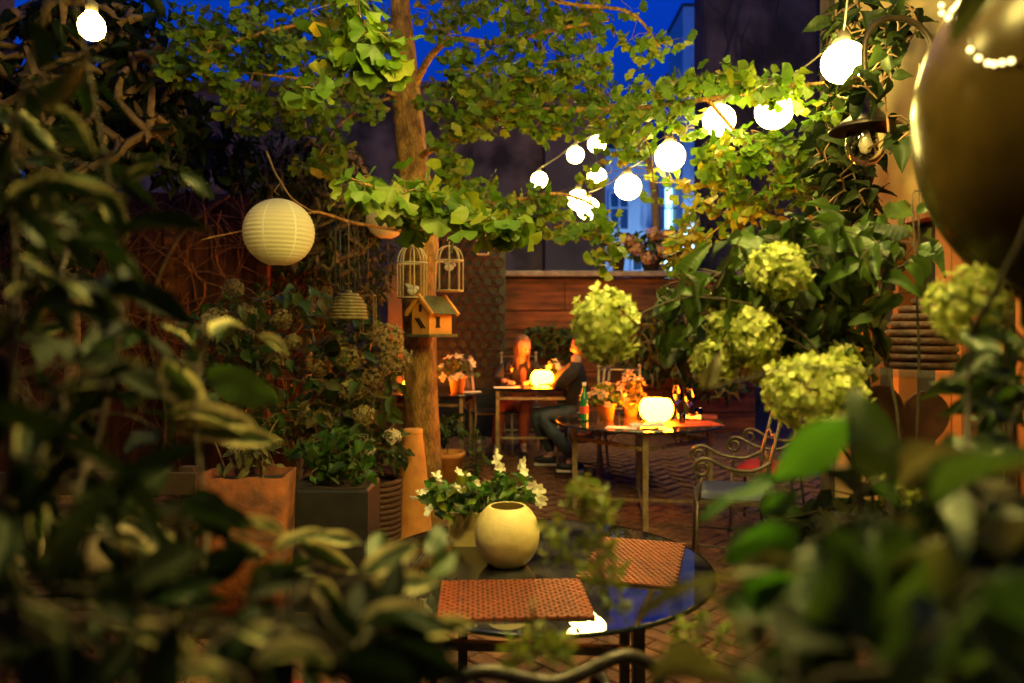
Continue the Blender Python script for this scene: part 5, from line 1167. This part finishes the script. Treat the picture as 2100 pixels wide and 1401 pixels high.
# white flowers on the near table
fpc = Vector(((962 - HX) / F * 2.7, 2.70, TZ + .001)); pot(fpc, .062, .078, .125, 'square cream flower pot behind the ball bowl', M_cream, 'flower_pot', True)
def blossom(mb, c, nrm, r):
    nrm = nrm.normalized(); t = nrm.orthogonal().normalized(); b = nrm.cross(t); a0 = rnd.uniform(0, 6)
    for k in range(5):
        a = a0 + 2 * PI * k / 5 + rnd.uniform(-.15, .15); e = t * math.cos(a) + b * math.sin(a); g_ = nrm.cross(e); q = r * rnd.uniform(.75, 1.15); cu = rnd.uniform(-.25, .7)
        mb.add([c - nrm * r * .2, c + e * q * .5 + g_ * q * .40 + nrm * q * cu * .5, c + e * q * .98 + g_ * q * .22 + nrm * q * cu, c + e * q * 1.02 - g_ * q * .2 + nrm * q * (cu - .1), c + e * q * .5 - g_ * q * .42 + nrm * q * cu * .4, c + e * q * .5 + nrm * q * (cu * .3 - .12)], [(0, 1, 5), (1, 2, 5), (2, 3, 5), (3, 4, 5), (4, 0, 5)])
wfp = shrub('flowering_plant', fpc + V((0, 0, .1)), 'bushy white flowering plant on the near table', 'plant', OVATE, [L_bright, L_hyd, L_ginkgo], [(990, 1015, 95, 38, 2.55, 2.85, 150), (930, 1030, 55, 28, 2.55, 2.8, 60), (1060, 1000, 45, 30, 2.55, 2.8, 40), (900, 1005, 30, 22, 2.6, 2.8, 16)], .052,
            [[fpc + V((0, 0, .1)), P(960, 1040, 2.7), P(940, 990, 2.7)], [fpc + V((.02, 0, .1)), P(1010, 1020, 2.7), P(1060, 985, 2.7)], [fpc + V((-.02, 0, .1)), P(930, 1045, 2.66), P(885, 1005, 2.66)]], .72, 200, sr=.003)
for px, py in ((1020, 945), (1065, 955), (1073, 965), (960, 975), (895, 975), (870, 1008), (850, 1020), (968, 1030), (990, 1035), (1060, 1000), (1105, 1005), (1112, 1020), (935, 1000), (950, 1010), (1030, 960), (880, 1045), (1095, 995), (975, 990), (1018, 930), (1072, 948), (903, 985), (858, 1012), (1000, 1030), (1108, 1030), (940, 968)):
    m = MB(); blossom(m, P(px, py, rnd.uniform(2.5, 2.66)), rv() * .9 + V((0, -.7, .5)), rnd.uniform(.017, .026)); m.build('blossom', M_petal, wfp, True)
# potted plants on the other tables
def pot_plant(c, r, h, label_p, label_f, ph, pr, nfl, mf, msoil=None, lm=None):
    pot(c, r * .75, r, h, label_p, M_terra, grp='terracotta pots'); t = thing('potted_flower', c + V((0, 0, h * .9)), label_f, 'plant', 'potted flowers on the tables'); L_ = Leaves(OVATE, 'leaf'); top = c + V((0, 0, h * .9)); st = MB()
    for k in range(70):
        d = (rv() + V((0, 0, .5))).normalized(); p = top + V((d.x * pr, d.y * pr, abs(d.z) * ph)) * rnd.uniform(.4, 1)
        st.tube([top + V((rnd.uniform(-.02, .02), rnd.uniform(-.02, .02), 0)), p], .0022, 3, False); e = (rv() + V((0, -.2, 0))).normalized(); L_.add(p, p + e * .07, (rv() * .6 + V((0, -.4, .8))).normalized(), .05)
    st.build('twig', M_stem, t, True, 'stuff'); L_.build(t, lm or [L_hyd, L_ginkgo], 70)
    for k in range(nfl):
        d = (rv() + V((0, -.6, .9))).normalized(); p = top + V((d.x * pr, d.y * pr, abs(d.z) * ph * 1.05)); m = MB(); blossom(m, p, d, .036); m.build('blossom', mf, t, True)
pot_plant(onT2(1243, 6.1), .075, .14, 'terracotta pot beside the green bottle', 'yellow green flowers in the pot beside the green bottle', .17, .16, 12, M_petal_warm, lm=[L_ginkgo, L_dry])
pot_plant(onT2(1293, 6.35), .07, .12, 'dark small pot behind the glowing bowl on the laid table', 'brownish plant with pink blooms left of the glowing bowl', .27, .14, 12, M_petal_warm, lm=[L_dry])
pot_plant(Vector(((938 - HX) / F * 7.15, 7.15, T4z + .001)), .08, .16, 'terracotta pot on the table behind the trunk', 'white flowers in the pot right of the trunk', .22, .22, 14, M_petal)
pot_plant(V((.44, 7.6, T3z + .001)), .05, .10, 'small pot behind the bowl on the diners table', 'pale blooms right of the glowing bowl on the diners table', .16, .09, 12, M_petal)
tbl = tbp + V((0, 0, .3)); shrub('pot_plant', tbl, 'dark green plant in the round terracotta pot on the ground', 'plant', OVATE, [L_hyd, L_dark], [(918, 880, 34, 26, 6.45, 6.75, 60)], .09, [[tbl, P(918, 890, 6.6), P(915, 860, 6.6)]], .6, 60)
shrub('ground_plant', V(((975 - HX) / F * 6.5, 6.5, G(6.5))), 'thin leafy plant on the ground beside the table legs', 'plant', OVATE, [L_hyd], [(975, 930, 26, 50, 6.3, 6.7, 36)], .08, [[V(((975 - HX) / F * 6.5, 6.5, G(6.5))), P(972, 930, 6.5), P(980, 890, 6.5)]], .5, 40)
# greenery before the plank wall and flower pots on it
shrub('hedge_shrub', V((2.1, 8.7, .2)), 'dark green shrub in front of the plank wall behind the laid table', 'bush', OVATE, [L_hyd, L_dark, L_dry], [(1390, 690, 85, 60, 8.3, 9.0, 420), (1460, 760, 80, 60, 8.3, 9.0, 300), (1330, 740, 60, 50, 8.4, 9.0, 180)], .13, [[V((2.1, 8.7, .2)), P(1400, 760, 8.7), P(1390, 660, 8.7)]], .55, 120, sr=.03)
shrub('wall_climber', V((.7, 9.1, .2)), 'green climber on the plank wall behind the woman', 'plant', OVATE, [L_hyd, L_dark], [(1125, 690, 55, 18, 8.95, 9.2, 110), (1150, 715, 50, 22, 8.95, 9.2, 80)], .12, [[V((.7, 9.15, .2)), P(1160, 800, 9.15), P(1130, 690, 9.15)]], .6, 60, sr=.015)
for (px, w_, lab, labf, hc_) in ((1268, 30, 'dark urn on the coping, left of the wall flowers', 'dark foliage in the left urn on the coping', 0), (1335, 44, 'dark pot of brownish blooms on the coping', 'pinkish brown hydrangea blooms on the wall coping', 1), (1395, 34, 'dark urn on the coping, right of the wall flowers', 'dark foliage in the right urn on the coping', 0)):
    c = Vector(((px - HX) / F * 9.32, 9.32, 2.252)); r_ = w_ / 2 * 9.32 / F; pot(c, r_ * .7, r_, .26, lab, M_planter, 'wall_urn', grp='urns on the coping')
    hds = [(P(px + a, 505 + b, 9.2), .09, .07, 60, .03) for a, b in ((-30, 5), (5, -25), (28, 10), (-5, 25), (-45, -12), (35, -20))] if hc_ else None
    shrub('urn_plant', c + V((0, 0, .22)), labf, 'plant', OVATE, [L_dark, L_hyd], [(px, 505, 45 if hc_ else 26, 30, 9.15, 9.5, 90 if hc_ else 40)], .13, [[c + V((0, 0, .2)), c + V((0, 0, .45))]], .55, 60, hds, mat('brown_bloom', (.34, .20, .12), (.24, .13, .08), .8, 20), sr=.01, grp='plants on the coping')
st = thing('slender_tree', V((2.4, 10.6, 0)), 'slender bare-stemmed tree behind the plank wall in the gap', 'tree')
MB().tube(spline([V((2.15, 10.6, 0)), P(1348, 560, 10.6), P(1345, 430, 10.6), P(1335, 350, 10.6), P(1303, 280, 10.6), P(1290, 215, 10.6)]), [.07] * 6 + [.065] * 5 + [.06] * 5 + [.05] * 5 + [.035] * 5, 8).build('trunk', M_twig, st, True)
MB().tube(spline([P(1310, 290, 10.6), P(1330, 250, 10.6), P(1345, 215, 10.6)]), .03, 6).build('branch', M_twig, st, True)
Lf = Leaves(OVATE, 'leaf')
for k in range(120): p = P(1320 + rnd.gauss(0, 50), 200 + rnd.gauss(0, 35), rnd.uniform(10.3, 10.9)); Lf.add(p, p + rv() * .1, rv(), .06)
Lf.build(st, [L_ginkgo], 0, 'crown')

# ---- panicle hydrangea, right
def HD(px, py, w, h, d, n, fs=.021): return (P(px, py, d), w / 2 * d / F * .86, h / 2 * d / F * .88, int(n * .9), fs)
hr = [HD(1240, 668, 142, 160, 1.95, 330), HD(1592, 556, 122, 110, 2.0, 230), HD(1538, 690, 120, 130, 2.0, 250), HD(1468, 742, 92, 90, 2.05, 160), HD(1668, 806, 212, 165, 1.85, 420), HD(1478, 625, 56, 50, 2.1, 60), HD(1498, 668, 92, 84, 2.08, 130), HD(1722, 752, 100, 90, 2.05, 130), HD(1560, 742, 90, 80, 2.1, 110), HD(1842, 1010, 70, 110, 1.9, 130)]
rb = V((1.05, 2.05, 0))
hs_t = [[rb, P(1800, 1100, 2.0), P(1720, 800, 2.0), P(1600, 650, 2.0), P(1420, 610, 1.98), P(1300, 650, 1.96)], [rb, P(1850, 1000, 2.0), P(1800, 700, 2.1), P(1700, 560, 2.05), P(1600, 560, 2.02)], [rb, P(1780, 1100, 1.95), P(1720, 900, 1.9), P(1672, 810, 1.88)], [rb, P(1800, 900, 2.0), P(1660, 720, 2.0), P(1540, 690, 2.02), P(1470, 740, 2.06)], [rb, P(1880, 900, 2.1), P(1880, 600, 2.1), P(1870, 400, 2.15)], [rb, P(1850, 1060, 1.9), P(1842, 1010, 1.9)]]
hyr = shrub('panicle_hydrangea', rb, 'tall lime green panicle hydrangea reaching in from the right', 'bush', OVATE, [L_hyd, L_dark, L_hyd], [(1450, 590, 110, 45, 1.95, 2.25, 38), (1650, 500, 160, 60, 1.95, 2.5, 110), (1620, 640, 150, 80, 2.05, 2.5, 90), (1770, 560, 90, 110, 2.0, 2.5, 64), (1720, 700, 90, 90, 2.0, 2.4, 50), (1850, 460, 70, 90, 2.0, 2.5, 14), (1400, 680, 60, 50, 2.1, 2.3, 14), (1760, 1060, 120, 80, 1.85, 2.2, 60), (1650, 1130, 110, 80, 1.9, 2.3, 60)], .115, hs_t, .52, 300, hr, M_floret, M_dtwig, downb=.5)
# nearer head, upper right, and its shrub
shrub('near_hydrangea', V((.95, 1.15, 0)), 'out of focus hydrangea with one green head below the brass globe', 'bush', OVATE, [L_hyd, L_dark], [(2010, 900, 60, 140, 1.1, 1.4, 22), (2070, 780, 60, 130, 1.0, 1.3, 26), (2020, 1100, 110, 130, .95, 1.3, 46)], .085, [[V((.95, 1.2, 0)), P(2000, 1100, 1.25), P(1995, 800, 1.28), P(1990, 640, 1.28)], [V((.95, 1.2, 0)), P(2090, 1000, 1.2), P(2095, 760, 1.2)]], .42, 120, [HD(1988, 626, 150, 160, 1.28, 260, .014)], M_floret, M_dtwig)
# climber on the facade around the lantern
shrub('facade_climber', V((2.0, 4.4, 0)), 'dark leafy climber on the house front around the lantern', 'plant', OVATE, [L_dark, L_shade], [(1760, 90, 70, 90, 3.4, 4.0, 110), (1745, 270, 60, 130, 3.4, 4.1, 190), (1730, 430, 70, 70, 3.3, 4.0, 110), (1840, 60, 50, 60, 3.2, 3.6, 40), (1835, 265, 50, 50, 2.75, 2.95, 9), (1790, 170, 45, 40, 2.85, 3.0, 12), (1700, 300, 50, 90, 3.8, 4.4, 80)], .12, [[V((2.05, 4.3, 0)), P(1760, 700, 4.0), P(1750, 400, 3.9), P(1745, 150, 3.8), P(1760, 0, 3.8)], [P(1750, 300, 3.85), P(1800, 200, 3.6), P(1840, 60, 3.4)]], .6, 160, stem_m=M_twig, sr=.012)

# ---- foreground shrubs, out of focus: leaves laid tip to base at their own distances
def fore(name, base, label, mats, explicit, blobs, stems, lsize, aspect, single=300, tpls=LANCE, up=V((0, -.35, .9)), sr=.005, pick=(0, 1, 2)):
    t = thing(name, base, label, 'bush'); nodes = []
    for s_t in stems:
        pts = spline(s_t, 5); n_ = len(pts); nodes += pts; MB().tube(pts, [sr * (1 - .6 * i / (n_ - 1)) for i in range(n_)], 6).build('stem', M_dtwig, t, True)
    tw_ = MB(); L_ = Leaves(tpls, 'leaf')
    for (x0, y0_, d0, x1, y1_, d1, w, mi, upv) in explicit:
        a, b = P(x0, y0_, d0), P(x1, y1_, d1); grow(tw_, nodes, a, .0018); L_.add(a, b, V(upv), w * (d0 + d1) / 2 / F, None, mi)
    for (px, py, rx, ry, d0, d1, n_) in blobs:
        for k in range(n_):
            a, q = rnd.uniform(0, 6.28), math.sqrt(rnd.random()); d = rnd.uniform(d0, d1); p = P(px + math.cos(a) * q * rx, py + math.sin(a) * q * ry, d)
            grow(tw_, nodes, p, .0018); e = (rv() + V((.25, 0, -.35))).normalized(); s = lsize * rnd.uniform(.6, 1.2); L_.add(p, p + e * s, (rv() * .75 + up).normalized(), s * aspect * rnd.uniform(.8, 1.2), None, rnd.choice(pick))
    tw_.build('twig', M_dtwig, t, True, 'stuff'); L_.build(t, mats, single); return t
SHADE_CROWN_L = [(200, -420, 750, 300, .62, 1.0, 360), (600, -280, 340, 150, .85, 1.1, 100)]; SHADE_CROWN_R = [(1950, -420, 550, 260, .6, .95, 120)]  # unseen leaf crowns added above the frame to shade the foreground leaves
U = (0, -.5, .8); Fc = (0, -1, .25); E = (.1, .35, 1.0)
lb0 = V((-.62, .85, 0))
ex_l = [(360, 880, .95, 580, 905, 1.0, 55, 0, (0, -.75, .6)), (345, 850, .95, 560, 880, 1.0, 60, 0, (0, -.6, .8)), (330, 668, 1.0, 405, 705, 1.05, 40, 0, U), (430, 690, 1.0, 500, 650, 1.1, 45, 0, Fc), (530, 690, 1.1, 595, 720, 1.1, 30, 0, U),
        (335, 735, .95, 425, 870, 1.0, 75, 0, Fc), (150, 740, .8, 350, 800, .85, 90, 1, U), (210, 600, .9, 400, 640, .9, 80, 1, U), (420, 760, 1.1, 580, 830, 1.1, 75, 2, Fc), (180, 165, .9, 265, 230, .95, 30, 0, U), (55, 180, .8, 80, 235, .8, 28, 0, Fc), (85, 215, .8, 215, 300, .85, 30, 0, U),
        (365, 345, 1.0, 445, 410, 1.0, 34, 0, U), (255, 370, .95, 320, 340, .95, 30, 0, Fc), (270, 340, .95, 330, 320, .95, 22, 0, Fc), (250, 480, .95, 420, 440, .95, 70, 1, U), (260, 1130, .7, 385, 1290, .75, 90, 0, (.5, -.8, .3)), (450, 1080, .9, 605, 1078, .95, 34, 0, U), (455, 1095, .9, 550, 1160, .95, 50, 0, Fc), (610, 1110, 1.0, 730, 1175, 1.0, 50, 0, Fc), (560, 1180, .95, 690, 1165, 1.0, 24, 0, U), (640, 1100, 1.0, 745, 1110, 1.0, 40, 0, U),
        (520, 1130, .85, 370, 1200, .85, 70, 1, Fc), (400, 1000, .85, 470, 1110, .85, 75, 1, Fc), (740, 1180, .8, 860, 1110, .85, 60, 0, (0, -.8, .5)), (745, 1215, .8, 910, 1185, .85, 55, 0, U), (870, 1190, .8, 945, 1120, .85, 46, 2, Fc), (780, 1170, .9, 775, 1075, .95, 44, 2, Fc), (885, 1150, .9, 905, 1070, .95, 46, 2, Fc), (730, 1290, .7, 900, 1240, .75, 65, 0, U), (800, 1310, .7, 990, 1270, .75, 45, 0, (0, -.8, .5)), (830, 1290, .7, 940, 1340, .72, 50, 1, U),
        (700, 1350, .55, 860, 1420, .6, 110, 1, Fc), (640, 1260, .65, 760, 1400, .6, 110, 1, Fc), (480, 1290, .6, 640, 1330, .62, 60, 0, U), (520, 1360, .55, 700, 1330, .6, 60, 0, U), (150, 480, .8, 190, 560, .8, 46, 0, Fc), (560, 1130, .9, 680, 1080, .95, 40, 0, U), (250, 1290, .6, 420, 1350, .62, 60, 0, U), (360, 1380, .55, 540, 1400, .6, 60, 0, U), (900, 1370, .7, 800, 1300, .75, 50, 0, U), (700, 1240, .8, 640, 1190, .85, 50, 0, Fc)]
bl_l = [(120, 650, 150, 230, .7, 1.2, 44), (110, 1000, 160, 200, .6, 1.1, 44), (330, 1130, 130, 120, .7, 1.1, 20), (160, 1290, 220, 110, .5, .9, 40), (500, 1310, 170, 90, .6, .9, 20), (90, 300, 120, 200, .7, 1.2, 26), (350, 800, 100, 110, .9, 1.3, 10), (770, 1320, 120, 70, .6, .9, 16)] + SHADE_CROWN_L
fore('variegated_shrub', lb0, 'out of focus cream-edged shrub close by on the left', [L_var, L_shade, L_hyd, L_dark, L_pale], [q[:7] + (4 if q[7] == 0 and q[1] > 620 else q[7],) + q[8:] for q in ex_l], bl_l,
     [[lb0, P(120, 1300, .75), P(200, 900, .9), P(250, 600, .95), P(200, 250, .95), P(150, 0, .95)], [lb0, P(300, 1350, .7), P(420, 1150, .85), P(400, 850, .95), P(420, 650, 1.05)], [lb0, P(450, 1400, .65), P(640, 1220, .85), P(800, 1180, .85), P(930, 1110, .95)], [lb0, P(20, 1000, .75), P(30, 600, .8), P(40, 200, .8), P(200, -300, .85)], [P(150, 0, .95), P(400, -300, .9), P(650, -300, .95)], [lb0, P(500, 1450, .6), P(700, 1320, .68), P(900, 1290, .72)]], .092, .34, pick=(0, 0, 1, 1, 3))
rb0 = V((.62, .8, 0))
ex_r = [(1735, 855, .75, 1575, 1010, .8, 100, 1, Fc), (1600, 985, .8, 1420, 1050, .85, 90, 1, (0, -.3, 1)), (1640, 1080, .75, 1470, 1170, .8, 95, 1, Fc), (1515, 1185, .65, 1720, 1310, .68, 125, 1, Fc), (1640, 1150, .62, 1290, 1222, .68, 46, 3, (0, -.25, 1)), (1560, 1050, .75, 1660, 1010, .78, 60, 1, Fc), (1740, 960, .8, 2100, 1010, .6, 60, 2, (0, -.2, 1)), (1850, 1010, .7, 2110, 880, .6, 70, 3, U), (1720, 1290, .55, 1560, 1390, .58, 70, 3, U), (1830, 1270, .55, 1700, 1330, .58, 50, 3, U), (1320, 1400, .55, 1560, 1350, .6, 60, 3, U),
        (1985, 1180, .6, 1900, 1300, .6, 70, 2, Fc), (1990, 690, .9, 2110, 700, .9, 40, 2, U), (1995, 770, .9, 2110, 765, .9, 36, 2, U), (1995, 830, .9, 2110, 850, .9, 40, 2, U), (1990, 900, .9, 2110, 910, .9, 44, 2, U), (1440, 800, 1.2, 1480, 720, 1.2, 40, 3, Fc)]
bl_r = [(1920, 1250, 200, 150, .45, .8, 34), (1760, 1150, 120, 120, .55, .85, 16), (2000, 1050, 110, 130, .5, .85, 18), (1620, 1380, 150, 50, .45, .65, 12), (1820, 1030, 90, 70, .7, .95, 8)] + SHADE_CROWN_R
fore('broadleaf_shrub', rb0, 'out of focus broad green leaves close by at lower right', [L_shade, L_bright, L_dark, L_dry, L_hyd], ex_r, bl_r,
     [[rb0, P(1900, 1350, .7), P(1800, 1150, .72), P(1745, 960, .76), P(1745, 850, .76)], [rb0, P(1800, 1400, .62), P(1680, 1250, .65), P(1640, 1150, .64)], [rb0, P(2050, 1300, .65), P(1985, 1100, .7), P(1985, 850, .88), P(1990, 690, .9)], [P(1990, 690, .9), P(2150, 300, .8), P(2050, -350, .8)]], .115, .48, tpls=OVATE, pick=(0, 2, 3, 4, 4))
# feathery sprigs in the middle
def sprig(base, label, paths, spots, m=L_feather, s=.02, n=26, rad_=.022):
    t = thing('feathery_sprig', base, label, 'plant', 'feathery sprigs in the foreground'); L_ = Leaves(SMALL, 'leaf'); nodes = []
    for pth in paths:
        pts = spline([P(*q) if isinstance(q, tuple) else q for q in pth], 5); nodes += pts; MB().tube(pts, .0015, 5).build('stem', M_stem, t, True)
    tw_ = MB()
    for px, py, d in spots:
        c = P(px, py, d)
        for k in range(n):
            p = c + rv() * rad_ * rnd.random() ** .4
            if k % 4 == 0: grow(tw_, nodes, p, .0008)
            L_.add(p, p + (rv() + V((0, 0, .3))).normalized() * s * rnd.uniform(.6, 1.2), rv(), s * .5)
    tw_.build('twig', M_stem, t, True, 'stuff'); L_.build(t, [m], 0, 'foliage')
sb_ = V((.10, .95, 0))
sprig(sb_, 'blurred yellow green feathery sprig in front of the near table', [[sb_, (1240, 1350, 1.0), (1260, 1180, 1.05), (1215, 1080, 1.1), (1200, 1000, 1.1)], [(1255, 1200, 1.04), (1210, 1180, 1.04)], [(1230, 1110, 1.08), (1270, 1060, 1.08)]], [(1195, 1005, 1.1), (1185, 1030, 1.1), (1215, 1020, 1.1), (1240, 1055, 1.08), (1215, 1120, 1.07), (1240, 1140, 1.06), (1215, 1180, 1.04), (1260, 1180, 1.05), (1135, 1090, 1.08), (1150, 1140, 1.06), (1260, 1240, 1.02)])
sb2 = V((.03, .8, 0)); sprig(sb2, 'blurred feathery sprig at the bottom edge below the near table', [[sb2, (1090, 1400, .85), (1100, 1320, .88)], [(1090, 1380, .86), (1160, 1330, .88)]], [(1085, 1320, .88), (1120, 1340, .87), (1060, 1345, .87), (1160, 1330, .88)])
sb3 = V((.28, 1.2, 0)); sprig(sb3, 'blurred yellowish sprig over the brick paving at lower right', [[sb3, (1440, 1390, 1.15), (1450, 1290, 1.2)], [(1440, 1360, 1.16), (1400, 1300, 1.18)], [(1445, 1340, 1.17), (1490, 1310, 1.18)]], [(1440, 1280, 1.2), (1400, 1300, 1.18), (1490, 1310, 1.18), (1420, 1340, 1.17), (1460, 1360, 1.16), (1385, 1350, 1.17)])
